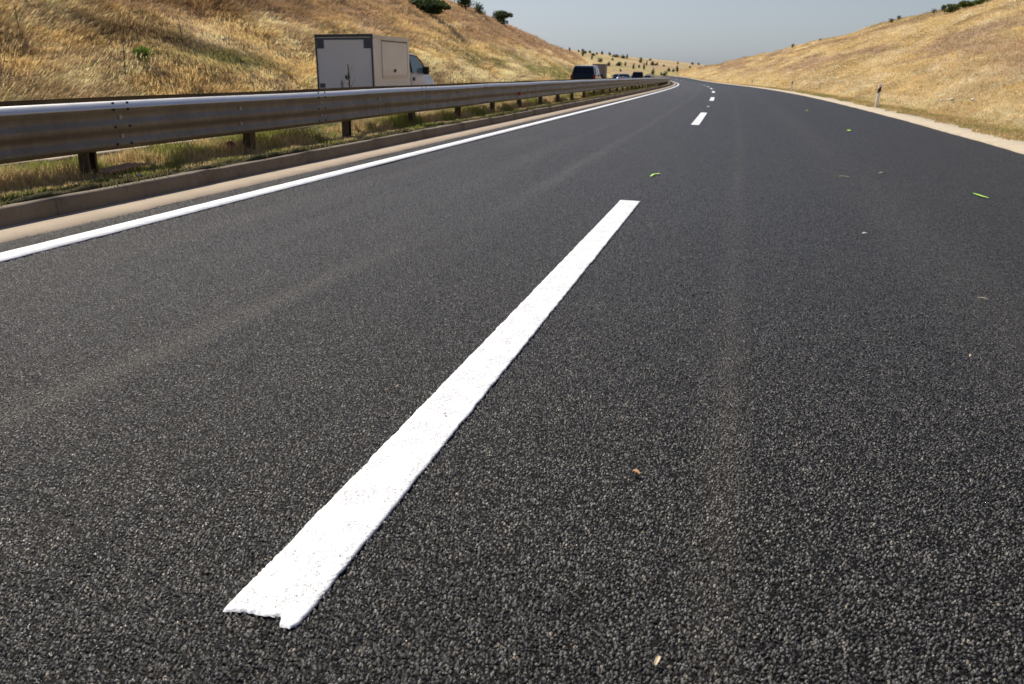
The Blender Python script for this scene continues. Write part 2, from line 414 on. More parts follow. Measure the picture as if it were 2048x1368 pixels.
# kerb stones with open joints: face sloping slightly back, rounded top edge
def kerb_line(name, n_face, side, L=2.28, s1=330, zt=.15, bot=-.05):
    prof = [(0, bot), (0.005, .0), (.018, zt-.025), (.026, zt-.008), (.045, zt), (.15, zt), (.16, zt-.03), (.16, -.02)]
    Vs, Fs, off = [], [], 0; rng = random.Random(5)
    s = -9.6
    while s < s1:
        n = 8 if s < 60 else 3
        st = np.linspace(s+.006, s+L-.006, n)
        dz, dn = rng.uniform(-.006, .006), rng.uniform(-.006, .006)
        pn = np.array([n_face+side*(p[0])+dn for p in prof]); pz = np.array([p[1]+dz for p in prof])
        S, N = np.meshgrid(st, pn, indexing='ij'); Z = np.broadcast_to(pz, S.shape)
        Vs.append(P3(S, N, Z).reshape(-1, 3)); f = grid_faces(n, len(prof), side > 0, off); Fs.append(f)
        b = off+(n-1)*len(prof)
        Fs.append(np.array([[off, off+1, off+6, off+7], [off+1, off+2, off+5, off+6], [off+2, off+3, off+4, off+5],
                            [b, b+1, b+6, b+7], [b+1, b+2, b+5, b+6], [b+2, b+3, b+4, b+5]]))
        off += n*len(prof); s += L
    return tag(mesh_np(name, np.vstack(Vs), np.vstack(Fs), M['kerb']), kind='structure')
kerb_line('kerb', -4.395, -1)
kerb_line('kerb', -6.62, 1, bot=-.3).data.materials[0] = M['gutter']  # far kerb takes the paler concrete to look sunlit
# flat concrete edge strip on the right, worn and partly overgrown
def edge_zn(S, N, Z):
    w = (fbm(S*1.3, S*0+2, 4, 8)-.5)
    N = np.where(N > 7.1, N+w*.35, N); N = np.where(N < 6.4, N+(fbm(S*4, S*0, 3, 4)-.5)*.03, N)
    return N, Z+(fbm(S*2, N*3, 3, 6)-.5)*.02
profile_strip('concrete_edge', [(6.33, -.02), (6.345, .035), (6.55, .05), (6.56, .062), (6.9, .075), (7.30, .07), (7.33, -.05)], M['edge'],
              np.concatenate([np.arange(5, 90, .25), np.arange(90, 420, 2.)]), zn=edge_zn)

# ------------------------------------------------------------------ terrain
LH = ([-60, 60, 117, 136, 146, 167, 178, 196, 214, 230, 279, 330], [11.5, 11, 10.1, 9.7, 8.5, 7.9, 7.1, 6.4, 6.0, 4.8, 3.8, 0.6])
RH = ([-60, 50, 97, 124, 137, 153, 166, 183, 209, 234, 257, 300, 319, 340, 420], [9, 9.2, 8.9, 10.1, 10.4, 10.6, 10.4, 9.7, 9.5, 8.7, 7.7, 6.4, 4.9, 4.0, 2.0])
def h_left(s, a):            # a = distance left of road centre line
    H = np.interp(s, *LH); z = .6*np.maximum(0, a-17.6)
    c = H+.04*np.maximum(0, a-17.6-H/.6)
    t = np.minimum(z, c)-.6*np.exp(-np.abs(z-c)/.9)*.5
    return np.where(z > 0, np.maximum(t, .0), 0)-.30*smooth(19.5, 17.7, a)+smooth(17.6, 20, a)*((fbm(s*.13, a*.3, 3, 11)-.5)*.9+(fbm(s*.9, a*1.3, 3, 12)-.5)*.35)
def h_right(s, a):
    H = np.interp(s, *RH); z = .5*np.maximum(0, a-9.0)+.02*np.maximum(0, a-7.2)+.06
    c = H+.10*np.maximum(0, a-9-H/.5)
    t = np.minimum(z, c)-.6*np.exp(-np.abs(z-c)/1.2)*.5
    return np.maximum(t, .05)+smooth(9, 12, a)*((fbm(s*.1, a*.3, 3, 21)-.5)*.9+(fbm(s*.8, a*1.2, 3, 22)-.5)*.3)
FARAZ = ([-25, 0, 3.0, 5.1, 7.4, 9.4, 11.5, 14, 40], [19, 15, 11.4, 9.2, 7.3, 6.0, 4.0, 3.5, 3.0])
FC, FB = 560., 300.
def h_far(x, y):
    r = np.hypot(x, y); az = np.degrees(np.arctan2(x, y)); top = np.interp(az, *FARAZ)
    t = smooth(FB, FC, r); z = -3.2+(top+3.2)*(t*.75+.25*np.clip((r-FB)/(FC-FB), 0, 1))
    return z-np.maximum(0, r-FC-20)*.02+(fbm(x*.012, y*.012, 4, 31)-.5)*2.2*smooth(FB, FB+60, r)*(1-.75*smooth(FC-60, FC, r))
C_STRAW = np.array([.71, .535, .265]); C_PALE = np.array([.80, .64, .38]); C_BROWN = np.array([.42, .27, .15]); C_RED = np.array([.49, .335, .205])
C_GREEN = np.array([.26, .27, .08]); C_OLIVE = np.array([.46, .39, .15])
def lerp(a, b, t): return a+(b-a)*t[..., None]
def col_left(s, a):
    z = .6*np.maximum(0, a-17.6)
    w1 = fbm(s*.05, z*.5+s*.012, 4, 41); w2 = fbm(s*.25+5, z*.9, 4, 42); w3 = fbm(s*.09, z*.8, 3, 43)
    c = lerp(np.broadcast_to(C_STRAW, s.shape+(3,)), C_PALE, smooth(.45, .62, w2))
    up_ = smooth(2.6, 5.0, z+(w1-.5)*5+(w2-.5)*2.5)
    c = lerp(c, C_BROWN, up_*.72)
    c = lerp(c, C_RED, smooth(.5, .62, w3)*up_*.8*smooth(70, 120, s))
    c = lerp(c, C_RED*.95, up_*smooth(100, 150, s)*.8)
    c = lerp(c, C_PALE*1.05, smooth(.56, .66, fbm(s*.05+9, z*.7-s*.03, 3, 44))*.85*smooth(9.5, 6, z))
    c = lerp(c, C_GREEN, smooth(.57, .66, w3)*smooth(4.2, 1.2, z)*.65*smooth(44, 60, s))
    c = c*(.78+.44*smooth(.32, .66, fbm(s*.8+3, a*2.4, 4, 45)))[..., None]
    # dark brown band above the guardrail, near the camera, a pale patch behind it and brown growth above
    near = smooth(60, 48, s)
    ax = 20.95-.11*(s-28)
    g = smooth(26.3, 28.3, s+(w2-.5)*3)*smooth(40, 36, s)*np.exp(-((a-ax-.1+(w2-.5)*.8)/.62)**2)
    up2 = smooth(21.9, 22.7, a-(s-28)*.05+(w2-.5)*2)*near
    c = lerp(c, np.array([.27, .15, .07]), up2*.62)
    pp = np.exp(-((s-37.5)/2.2)**2-((a-22.5)/.65)**2); c = lerp(c, C_PALE*1.1, pp*.9)
    c = lerp(c, np.array([.17, .115, .06]), np.clip(g*1.1, 0, 1)*.85)
    gr = np.exp(-((s-34.5)/3.5)**2-((a-19.7)/.55)**2); return lerp(c, C_GREEN*.95, gr*.8)
def col_right(s, a):
    z = .5*np.maximum(0, a-9)
    w1 = fbm(s*.045, z*.9+s*.02, 4, 51); w2 = fbm(s*.16+5, z*1.1, 4, 52)
    c = lerp(np.broadcast_to(C_STRAW*.93, s.shape+(3,)), C_PALE*.86, smooth(.42, .6, w2)*.8)
    c = lerp(c, C_RED*.9, smooth(.49, .60, w1)*smooth(.8, 3.0, z)*.8)
    c = c*(.88+.22*smooth(.32, .66, fbm(s*.35+3, a*2.2, 4, 53)))[..., None]
    c = lerp(c, C_OLIVE, smooth(.0, .9, smooth(8.4, 10, z+(w1-.5)*3))*.35)
    c = lerp(c, C_OLIVE*1.15, smooth(.5, .62, w2)*smooth(10.5, 8., a)*.6)
    return c
def col_far(x, y):
    w = fbm(x*.02, y*.02, 4, 61); w2 = fbm(x*.07, y*.05, 3, 62)
    c = lerp(np.broadcast_to(C_STRAW*.9, x.shape+(3,)), C_OLIVE, smooth(.45, .6, w)*.75)
    return lerp(c, C_RED, smooth(.52, .62, w2)*.7)
def graded(a, b, d0, g):
    r = [a]; d = d0
    while r[-1] < b: r.append(r[-1]+d); d *= g
    r[-1] = b; return np.array(r)
# left cutting
s_l = np.concatenate([np.arange(-25, 8, 1.), np.arange(8, 90, .3), np.arange(90, 340, 1.2)])
a_l = np.concatenate([np.arange(17.2, 38, .3), graded(38, 150, .8, 1.2)])
Sg, Ag = np.meshgrid(s_l, a_l, indexing='ij')
nn = -Ag; Pg = P3(Sg, nn, h_left(Sg, Ag)-.03)
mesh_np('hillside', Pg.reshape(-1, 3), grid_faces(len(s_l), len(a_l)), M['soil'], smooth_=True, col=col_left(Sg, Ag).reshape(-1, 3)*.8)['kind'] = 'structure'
# right cutting and verge
s_r = np.concatenate([np.arange(-10, 12, 1.), np.arange(12, 120, .4), np.arange(120, 430, 1.5)])
a_r = np.concatenate([np.arange(7.0, 34, .3), graded(34, 170, .8, 1.2)])
Sg, Ag = np.meshgrid(s_r, a_r, indexing='ij')
Pg = P3(Sg, Ag, h_right(Sg, Ag)-.03)
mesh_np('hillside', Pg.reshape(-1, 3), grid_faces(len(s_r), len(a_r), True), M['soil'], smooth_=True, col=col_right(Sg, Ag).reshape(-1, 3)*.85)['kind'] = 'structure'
# far hill across the bend
rg = np.concatenate([np.arange(FB-20, FC+60, 5.), graded(FC+60, 1500, 15, 1.3)]); ag = np.radians(np.arange(-30, 42, .25))
Rg, Tg = np.meshgrid(rg, ag, indexing='ij'); Xg, Yg = Rg*np.sin(Tg), Rg*np.cos(Tg)
mesh_np('far_hill', np.stack([Xg, Yg, h_far(Xg, Yg)], -1).reshape(-1, 3), grid_faces(len(rg), len(ag), True), M['soil'], smooth_=True, col=col_far(Xg, Yg).reshape(-1, 3)*.8)['kind'] = 'structure'
# ground out to the horizon
gs = np.linspace(-1, 1, 60); gs = np.sign(gs)*np.abs(gs)**3*15000
Xg, Yg = np.meshgrid(gs, gs, indexing='ij'); Zg = -4.5-.004*np.minimum(np.hypot(Xg, Yg), 4000)
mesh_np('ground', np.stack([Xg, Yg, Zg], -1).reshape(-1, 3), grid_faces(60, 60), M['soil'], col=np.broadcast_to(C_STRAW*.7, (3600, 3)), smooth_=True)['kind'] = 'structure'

# median verge
s_v = np.concatenate([np.arange(-8, 30, .07), np.arange(30, 90, .3), np.arange(90, 330, 2.)])
a_v = np.concatenate([np.concatenate([np.array([4.47, 4.485, 4.51, 4.54, 4.58, 4.62]), np.linspace(4.66, 6.49, 28)])])
def h_verge(s, a):
    return .12-.075*np.sin(np.clip((a-4.5)/1.96, 0, 1)*math.pi)+.058*smooth(4.66, 4.54, a)*(.5+.9*fbm(s*2.1, a*0, 3, 77))-.10*smooth(4.50, 4.47, a)+(fbm(s*1.1, a*1.6, 3, 71)-.5)*.07+(fbm(s*7, a*7, 2, 72)-.5)*.035
def col_verge(s, a):
    w = fbm(s*.6, a*1.2, 4, 73); w2 = fbm(s*2.2, a*2.2, 3, 74)
    c = lerp(np.broadcast_to(np.array([.44, .32, .18]), s.shape+(3,)), np.array([.20, .17, .075]), smooth(.45, .6, w))
    c = lerp(c, np.array([.10, .085, .04]), smooth(.5, .62, w2)*.6)
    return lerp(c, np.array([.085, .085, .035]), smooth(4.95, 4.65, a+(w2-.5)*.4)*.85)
Sg, Ag = np.meshgrid(s_v, a_v, indexing='ij')
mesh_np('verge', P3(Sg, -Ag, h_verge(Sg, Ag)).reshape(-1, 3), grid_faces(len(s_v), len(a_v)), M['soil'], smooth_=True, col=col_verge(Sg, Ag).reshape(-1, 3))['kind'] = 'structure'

# ------------------------------------------------------------------ grass (uncountable)
rg_ = np.random.default_rng(7)
def blades(name, base, hgt, wid, lean, colr, per, spread, upbias=1., mat=None, parent=None, var=.26):
    """per blades per tuft; each blade two triangles-in-a-quad strip bending over"""
    k = len(base); n = k*per
    B = np.repeat(base, per, 0)+np.concatenate([rg_.normal(0, 1, (n, 2))*np.repeat(spread, per)[:, None], np.zeros((n, 1))], 1)
    h = np.repeat(hgt, per)*rg_.uniform(.45, 1.15, n); w = np.repeat(wid, per)*rg_.uniform(.6, 1.3, n)
    t = rg_.uniform(0, 2*np.pi, n); L = np.repeat(lean, per, 0)+np.stack([np.cos(t), np.sin(t)], -1)*rg_.uniform(.1, .6, n)[:, None]
    f = rg_.uniform(0, 2*np.pi, n); sx, sy = np.cos(f)*w/2, np.sin(f)*w/2
    Z = np.zeros(n); side = np.stack([sx, sy, Z], -1)
    mid = B+np.stack([L[:, 0]*h*.28, L[:, 1]*h*.28, h*.55*upbias], -1)
    tip = B+np.stack([L[:, 0]*h*.95, L[:, 1]*h*.95, h*(.95*upbias-.12)], -1)
    B = B-np.array([0, 0, .04])
    V = np.stack([B-side, B+side, mid+side*.8, mid-side*.8, tip], 1).reshape(-1, 3)
    i = np.arange(n)[:, None]*5
    F = np.concatenate([i+np.array([[0, 1, 2]]), i+np.array([[0, 2, 3]]), i+np.array([[3, 2, 4]])])
    c = np.repeat(colr, per, 0)*rg_.uniform(1-var, 1+var, (n, 1)); c = c*(1+rg_.normal(0, .03, (n, 3)))
    c = np.clip(np.repeat(c, 5, 0), .005, .95)
    return mesh_np(name, V, F, mat or M['blade'], parent, col=c)
def scatter_sn(k, s0, s1, a0, a1, side, dens=None):
    u = rg_.uniform(0, 1, k); s = s0*(s1/s0)**u if s0 > 0 else s0+(s1-s0)*u
    a = rg_.uniform(a0, a1, k)
    return s, a
# left slope
s, a = scatter_sn(125000, 14, 320, 17.4, 37.5, -1)
z = h_left(s, a); ok = z < np.interp(s, *LH)+.6; s, a, z = s[ok], a[ok], z[ok]
p = P3(s, -a, z); d = np.hypot(p[:, 0], p[:, 1])
wind = fbm(s*.12, a*.25, 3, 81)*6.283*1.6
ln = np.stack([.55*np.cos(wind)+.35, .45*np.sin(wind)-.25], -1)
hh = (.13+.23*fbm(s*.35, a*.5, 3, 82))
ln = ln*2.1
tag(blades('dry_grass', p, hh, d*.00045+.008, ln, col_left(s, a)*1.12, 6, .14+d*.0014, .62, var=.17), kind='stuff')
# right slope
s, a = scatter_sn(90000, 14, 425, 7.25, 33, 1)
z = h_right(s, a); ok = (z < np.interp(s, *RH)+.8); s, a, z = s[ok], a[ok], z[ok]
p = P3(s, a, z); d = np.hypot(p[:, 0], p[:, 1])
wind = fbm(s*.10, a*.2, 3, 83)*6.283*1.2
ln = np.stack([.55*np.cos(wind)-.2, .45*np.sin(wind)-.2], -1)*1.6
hh = (.06+.20*fbm(s*.35, a*.5, 3, 84))*(.5+.5*smooth(8, 11, a))
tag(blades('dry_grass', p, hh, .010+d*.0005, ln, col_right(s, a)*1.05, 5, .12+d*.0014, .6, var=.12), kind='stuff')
# median grass: low mat, straw tufts and green clumps
k = 26000; u = rg_.uniform(0, 1, k); s = 3.2*(90/3.2)**u; a = 4.49+1.85*rg_.uniform(0, 1, k)**1.15
w = fbm(s*.55+3, a*.9, 4, 91); w2 = fbm(s*1.3, a*1.5, 3, 92)
dens = smooth(.36, .55, w)*smooth(4.7, 5.6, a)+.35-(a < 4.62)*(.34*smooth(.36, .56, fbm(s*1.7+8, a*0, 3, 93)))
ok = rg_.uniform(0, 1, k) < dens; s, a, w, w2 = s[ok], a[ok], w[ok], w2[ok]
p = P3(s, -a, h_verge(s, a)); d = np.hypot(p[:, 0], p[:, 1])
tall = smooth(5.25, 5.5, a)*smooth(6.15, 5.9, a)*smooth(.40, .56, w)
hh = (.035+.045*w2)*(.30+.70*smooth(4.5, 4.75, a))+tall*(.10+.16*w2)
cg = lerp(np.broadcast_to(np.array([.62, .49, .25]), s.shape+(3,)), np.array([.32, .33, .09]), smooth(.45, .58, w2+.08*(a < 4.8)))
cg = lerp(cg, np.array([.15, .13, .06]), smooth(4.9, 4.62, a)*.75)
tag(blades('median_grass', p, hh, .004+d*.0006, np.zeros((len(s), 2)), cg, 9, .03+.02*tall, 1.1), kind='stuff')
# grass creeping over the concrete edge on the right
k = 5000; u = rg_.uniform(0, 1, k); s = 14*(160/14)**u; off = fbm(s*.9, s*0, 3, 94); a = 7.22+rg_.uniform(-.1, .8, k)-smooth(.5, .62, off)*.3
p = P3(s, a, .07+.02*(a-7)); d = np.hypot(p[:, 0], p[:, 1])
cg = lerp(np.broadcast_to(np.array([.62, .47, .22]), s.shape+(3,)), np.array([.42, .38, .14]), smooth(.5, .7, fbm(s*.4, a, 3, 95)))
tag(blades('roadside_grass', p, .05+.09*fbm(s*.7, a*2, 3, 96), .008+d*.0006, np.zeros((k, 2)), cg, 8, np.full(k, .07)), kind='stuff')

# ------------------------------------------------------------------ road markings
MARK_W = .206; DL, DP, SD0 = 7.5, 21.597, 1.9016
def jag(s, seed, amp): return (fbm(s*14, s*0+seed, 4, 100+seed)-.5)*2*amp+(fbm(s*70, s*0+seed, 2, 120+seed)-.5)*amp*.8
def dash(i):
    s0 = SD0+i*DP; near = i == 0
    ns = 1100 if near else (60 if i < 3 else 8); nc = 44 if near else 6
    t = np.linspace(0, 1, ns); c = np.linspace(-1, 1, nc)
    T, C = np.meshgrid(t, c, indexing='ij')
    e0 = np.zeros(nc); hw = MARK_W/2
    if near:      # torn near end: drawn-out left corner, lobe on the right
        cc = c*hw
        e0 = (fbm(cc*60, cc*0, 3, 9)-.5)*.016+.012
        e0 = e0-.026*np.exp(-((cc-.078)/.026)**6)-.014*np.exp(-((cc+.095)/.02)**2)+.010*np.exp(-((cc-.04)/.012)**2)
        e0 = e0+.022*smooth(.80, 1., c)**2
    S = s0+e0[None, :]*(1-T)+DL*T
    j = .0048 if near else .004
    C[:, 1] = -.985; C[:, -2] = .985
    N = C*(hw+np.where(C > 0, jag(S, 3+i, j), jag(S, 13+i, j))*np.abs(C)**6)
    if near:
        edge = np.minimum(1-np.abs(C), np.minimum(T*DL/.02*.1, (1-T)*DL/.02*.1))
        Z = .0022+.0012*smooth(0, .12, edge)+(fbm(S*60, N*60, 3, 7)-.5)*.0030*smooth(.0, .2, 1-np.abs(C))
        pit = smooth(.30, .22, fbm(S*150, N*150, 2, 17))*smooth(.45, .6, fbm(S*8, N*8, 3, 18)+.22*(T < .05))
        Z = Z-pit*.0045
        Z[:, 0] = Z[:, -1] = -.003; Z[0, :] = Z[-1, :] = -.003
    else: Z = np.full_like(S, .0025)
    return mesh_np('lane_dash', P3(S, N, Z).reshape(-1, 3), grid_faces(ns, nc, True), M['paint'], smooth_=True)
dl = ['long white lane dash running through the foreground, its near end ragged and pitted',
      'white lane dash beyond the single green spray stroke, next after the long foreground dash',
      'short-looking white lane dash between the second dash and the tiny dots of the bend',
      'white lane dash at the rightmost point of the curving dotted line',
      'small white lane dash just past the rightmost point of the curving dotted line']
for i in range(13):
    o = dash(i)
    tag(o, dl[i] if i < 5 else 'tiny white lane dash far off where the dotted line bends left', 'lane marking', 'white dashes between the two lanes')
e_s = np.concatenate([np.arange(-6, 40, .05), np.arange(40, 90, .3), np.arange(90, 420, 1.5)])
def edge_line(n0, wdt=.2, z=.0026, base=0.):
    S, C = np.meshgrid(e_s, np.array([-1., -.98, .98, 1.]), indexing='ij')
    N = n0+C*(wdt/2)+np.where(np.abs(C) > .9, np.sign(C)*(fbm(S*9, C*3, 4, 33)-.5)*.010, 0)
    Z = np.where(np.abs(C) > .99, -.003, z)+base
    return mesh_np('edge_line', P3(S, N, Z).reshape(-1, 3), grid_faces(len(e_s), 4, True), M['paint'])
tag(edge_line(-3.638), 'continuous fresh white edge line alongside the concrete gutter and guardrail', 'edge line')
tag(edge_line(-7.35, base=-.26), 'white edge line of the other carriageway, beyond the guardrail', 'edge line')
def stroke(name, pts, w, mat, label, z=.006):
    mb = MB(); rng = random.Random(len(label)); k = 14; top, bot = [], []
    for q in range(k+1):
        t = q/k*(len(pts)-1); i = min(int(t), len(pts)-2); f = t-i
        s = pts[i][0]*(1-f)+pts[i+1][0]*f; n = pts[i][1]*(1-f)+pts[i+1][1]*f
        ds, dn = pts[i+1][0]-pts[i][0], pts[i+1][1]-pts[i][1]; L = math.hypot(ds, dn) or 1
        ww = w*math.sin(math.pi*(.12+.8*q/k))*rng.uniform(.75, 1.2)
        top.append(V3(s-dn/L*ww/2, n+ds/L*ww/2, z)); bot.append(V3(s+dn/L*ww/2, n-ds/L*ww/2, z))
    o = len(mb.v); mb.v += [tuple(p) for p in top+bot]
    mb.f += [[i, i+1, k+2+i, k+1+i] for i in range(k)]
    ob = mb.build(name, mat); tag(ob, label, 'spray mark'); return ob
g = 'fluorescent green survey marks on the asphalt'
for pts, w, lb in [([(11.60, -.01), (11.9, .0), (12.0, .06), (12.06, .065)], .035, 'crooked green spray stroke on the asphalt beyond the tip of the foreground dash'),
                   ([(11.85, 3.83), (11.62, 3.87), (11.44, 3.91)], .042, 'thin slanting green spray stroke at the right side of the road'),
                   ([(23.9, 3.74), (24.3, 3.82)], .10, 'green spray dot on the right lane edge, nearer of the two dots'),
                   ([(36.5, 3.70), (37.1, 3.78)], .10, 'fainter green spray dot on the right lane edge, farther of the two dots')]:
    stroke('spray_mark', pts, w, M['green'], lb)['group'] = g
stroke('spray_mark', [(36.6, -.03), (37.3, .03)], .10, M['white'], 'pale spray dot between the second and third lane dashes')

# ------------------------------------------------------------------ guardrail between the carriageways
BS, BP, PS, PP = 2.284, 8.136, 3.158, 7.987
RT, RH_, RN = .842, .472, -5.047         # top height, beam depth, face position
gr_ = empty('guardrail', V3(8, -5.4, .1)); tag(gr_, 'double-sided grey steel guardrail on posts along the grassy median', 'guardrail')
off = Vector(gr_.location)
def beam(name, side, n_face, s0, s1, lap=0, lip=1.):
    zc = np.linspace(0, RH_, 40)
    dep = .060+.0125*np.cos(2*np.pi*(zc-.058)/.186)
    
    e = RH_-zc; dep = np.where(e < .045, .028+(.074-.028)*np.sin(np.clip(e/.045, 0, 1)*np.pi/2), dep); dep = np.where(zc < .062, .074*(zc/.062)**.55 if lip else .050+.024*(zc/.062), dep)
    st = np.linspace(s0, s1, max(2, int((s1-s0)/(.75 if s0 < 90 else 3.0))))
    S, D = np.meshgrid(st, dep, indexing='ij'); Z = np.broadcast_to(RT-zc, S.shape)+.004*np.sin(S*.9)
    N = n_face-side*(.082-D)+side*lap*(1-(S-s0)/(s1-s0))
    V = np.concatenate([P3(S, N, Z).reshape(-1, 3), P3(S, N-side*.004, Z).reshape(-1, 3)])-np.array(off)
    a, b = len(st), len(dep); f1 = grid_faces(a, b, side > 0); f2 = grid_faces(a, b, side < 0, a*b)
    i = np.arange(a-1)*b; q = a*b
    rim = np.concatenate([np.stack([i, i+b, i+b+q, i+q], -1), np.stack([i+b-1, i+q+b-1, i+b+q+b-1, i+b+b-1], -1)])
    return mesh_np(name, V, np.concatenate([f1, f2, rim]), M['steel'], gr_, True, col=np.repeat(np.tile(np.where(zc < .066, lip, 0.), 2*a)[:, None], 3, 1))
PL = 2*BS
for q in range(-4, 36):
    s0 = BP+q*PL
    if s0 > 120: break
    if s0+PL < -6: continue
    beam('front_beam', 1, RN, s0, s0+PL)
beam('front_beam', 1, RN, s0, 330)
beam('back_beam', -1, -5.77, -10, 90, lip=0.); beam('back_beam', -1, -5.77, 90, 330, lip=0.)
def frame_at(s, n, z):     # local x across the road (right), y along
    t = head(s); x = Vector((math.cos(t), -math.sin(t), 0)); y = Vector((math.sin(t), math.cos(t), 0)); p = V3(s, n, z)-off
    return Matrix(((x.x, y.x, 0, p.x), (x.y, y.y, 0, p.y), (0, 0, 1, p.z), (0, 0, 0, 1)))
def inst(me_obj, mat):
    o = me_obj.copy(); COL.objects.link(o); o.matrix_local = mat; return o
# post: C channel, open side facing towards or away from us by turns
def post_mesh(flip):
    mb = MB(); w, d, th = .14, .11, .007; zt = .60
    if flip: mb.box(d/2-th, d/2, -w/2, w/2, -.6, zt)
    else: mb.box(-d/2, -d/2+th, -w/2, w/2, -.6, zt)
    for sy in (-1, 1):
        y0 = sy*w/2; mb.box(-d/2+th, d/2-th, min(y0, y0-sy*th), max(y0, y0-sy*th), -.6, zt)
        xl = -d/2 if flip else d/2-th
        mb.box(xl, xl+th, min(y0, y0-sy*.03), max(y0, y0-sy*.03), -.6, zt)
    return mb.build('post', M['post'], gr_)
def spacer_mesh():
    mb = MB(); mb.box(-.27, .27, -.05, .05, -.06, .10); mb.box(-.27, -.08, -.03, .03, .1, .14); mb.box(.08, .27, -.03, .03, .1, .14)
    return mb.build('spacer', M['steel'], gr_)
pm = [post_mesh(False), post_mesh(True)]; sm = spacer_mesh(); first = [True, True, True]
for i in range(-3, 80):
    s = PP+i*PS
    w = pm[i % 2]; mt = frame_at(s, -5.40, .12)
    if first[i % 2]: w.matrix_local = mt; first[i % 2] = False
    else: inst(w, mt)
    if s < 120:
        ms = frame_at(s, -5.40, .60)
        if first[2]: sm.matrix_local = ms; first[2] = False
        else: inst(sm, ms)
def bolt_mesh():
    mb = MB(); mb.tube([(0, 0, 0), (.012, 0, 0)], [.021, .021], 10); mb.tube([(.012, 0, 0), (.024, 0, 0)], [.013, .011], 6)
    return mb.build('bolt', M['bolt'], gr_)
def slot_mesh():
    mb = MB()
    mb.box(-.004, .0015, -.010, .010, -.022, .022)
    return mb.build('slot', M['dark'], gr_)
bm = bolt_mesh(); sl = slot_mesh(); fb = fs = True
vz = (.151, .337)
for i in range(-2, 16):
    s = BP+i*BS
    for z in vz:
        mt = frame_at(s, RN-.036, RT-z)
        if fb: bm.matrix_local = mt; fb = False
        else: inst(bm, mt)
    if i < 7:
        for ds in (-.55, .62):
            for z in (.151, .337):
                for dy in (-.03, .03):
                    mt = frame_at(s+ds+dy, RN-.0365, RT-z)
                    if fs: sl.matrix_local = mt; fs = False
                    else: inst(sl, mt)
    if i % 2 == 0 and i < 8:          # splice: small bolt heads on the crests
        for ds in (-.11, .11):
            for z in (.022, .075, .243, .415):
                mb = MB(); mb.box(-.005, .004, -.014, .014, -.011, .011)
                o = mb.build('splice_bolt', M['dark'], gr_); o.matrix_local = frame_at(s+ds, RN-(.007 if z > .03 else .012), RT-z+(.010 if z < .03 else 0))
def reflector(u, s, z, mat, label=None):
    mb = MB(); mb.box(-.005, .03, -.045, .045, -.05, .05); mb.box(-.03, -.005, -.06, .06, -.02, .02)
    o = mb.build('reflector', mat, gr_); o.matrix_local = frame_at(s, RN, z)
    if label: o['label'] = label
reflector(0, 25.5, RT-.30, M['red'], 'small red reflector on the beam')
reflector(0, 62, RT-.30, M['red'], 'distant red reflector on the beam')
reflector(0, 52.0, RT+.05, M['amber'], 'amber spot on top of the beam standing in for a car lamp')  # glare of an amber car lamp, stood in for by this piece on the rail

# ------------------------------------------------------------------ delineator posts on the right
def delineator():
    r = empty('delineator_post', (0, 0, 0))
    prof = [(-.055, -.05), (.055, -.05), (.06, 0), (.0, .05), (-.06, 0)]
    mb = MB(); k = 5; H = 1.02
    pts = []
    for z, dz in ((-.1, 0), (H-.04, .04)):
        pts += [(x, y, z+dz*(x/.06)) for x, y in prof]
    mb.poly(pts, [list(range(k))[::-1], list(range(k, 2*k))]+[[i, (i+1) % k, (i+1) % k+k, i+k] for i in range(k)])
    mb.build('post_body', M['white'], r, bevel=.006)
    mb = MB(); e = 1.045; pts = []
    for z0, sl_ in ((.62, .05), (.83, .05)):
        pts += [(x*e, y*e-.0005, z0+sl_*(x/.06)) for x, y in prof]
    mb.poly(pts, [list(range(k))[::-1], list(range(k, 2*k))]+[[i, (i+1) % k, (i+1) % k+k, i+k] for i in range(k)])
    b = mb.build('black_band', M['black'], r)
    mb = MB(); mb.box(-.02, .02, -.058, -.053, .66, .82); o = mb.build('reflector', M['darkred'], b)
    return r
dproto = delineator()
for i, (s, n, lean, lb) in enumerate([(41.9, 7.02, .06, 'nearest and largest white delineator post with a slanted black band, behind the concrete edge'),
                                      (86.4, 7.05, .03, 'second white delineator post along the right verge, much smaller than the nearest'),
                                      (141.9, 7.3, 0, 'third small delineator post on the right verge, only its dark band distinct'),
                                      (192.5, 7.2, 0, 'fourth tiny delineator post on the right verge, a speck by the bend'),
                                      (243, 7.2, 0, 'farthest delineator post, barely visible where the right verge meets the bend')]):
    o = dproto if i == 0 else copy_tree(dproto)
    o.location = V3(s, n, .08); o.rotation_euler = (0, lean, -head(s))
    tag(o, lb, 'delineator', 'delineator posts along the right verge')

# ------------------------------------------------------------------ vehicles (local x right, y forward, z up)
def loft(st, k=None):
    """st: list of (y, half_width_low, half_width_top, z_bottom, z_belt, z_roof)"""
    mb = MB(); rings = []
    for y, w, wt, zb, zs, zr in st:
        h = [(0, zb), (.85*w, zb), (.97*w, zb+.12), (w, zb+.3*(zs-zb)+.05), (w*.985, zs), (wt+.01, zr-.09*(zr-zs)-.02), (wt-.05, zr-.012), (wt*.6, zr), (0, zr+.012)]
        rings.append([(x, y, z) for x, z in h]+[(-x, y, z) for x, z in h[-2:0:-1]])
    n = len(rings[0])
    for r in rings: mb.v += r
    for i in range(len(rings)-1):
        for j in range(n): mb.f.append([i*n+j, i*n+(j+1) % n, (i+1)*n+(j+1) % n, (i+1)*n+j])
    mb.f.append(list(range(n))); mb.f.append([(len(rings)-1)*n+j for j in range(n)][::-1])
    return mb
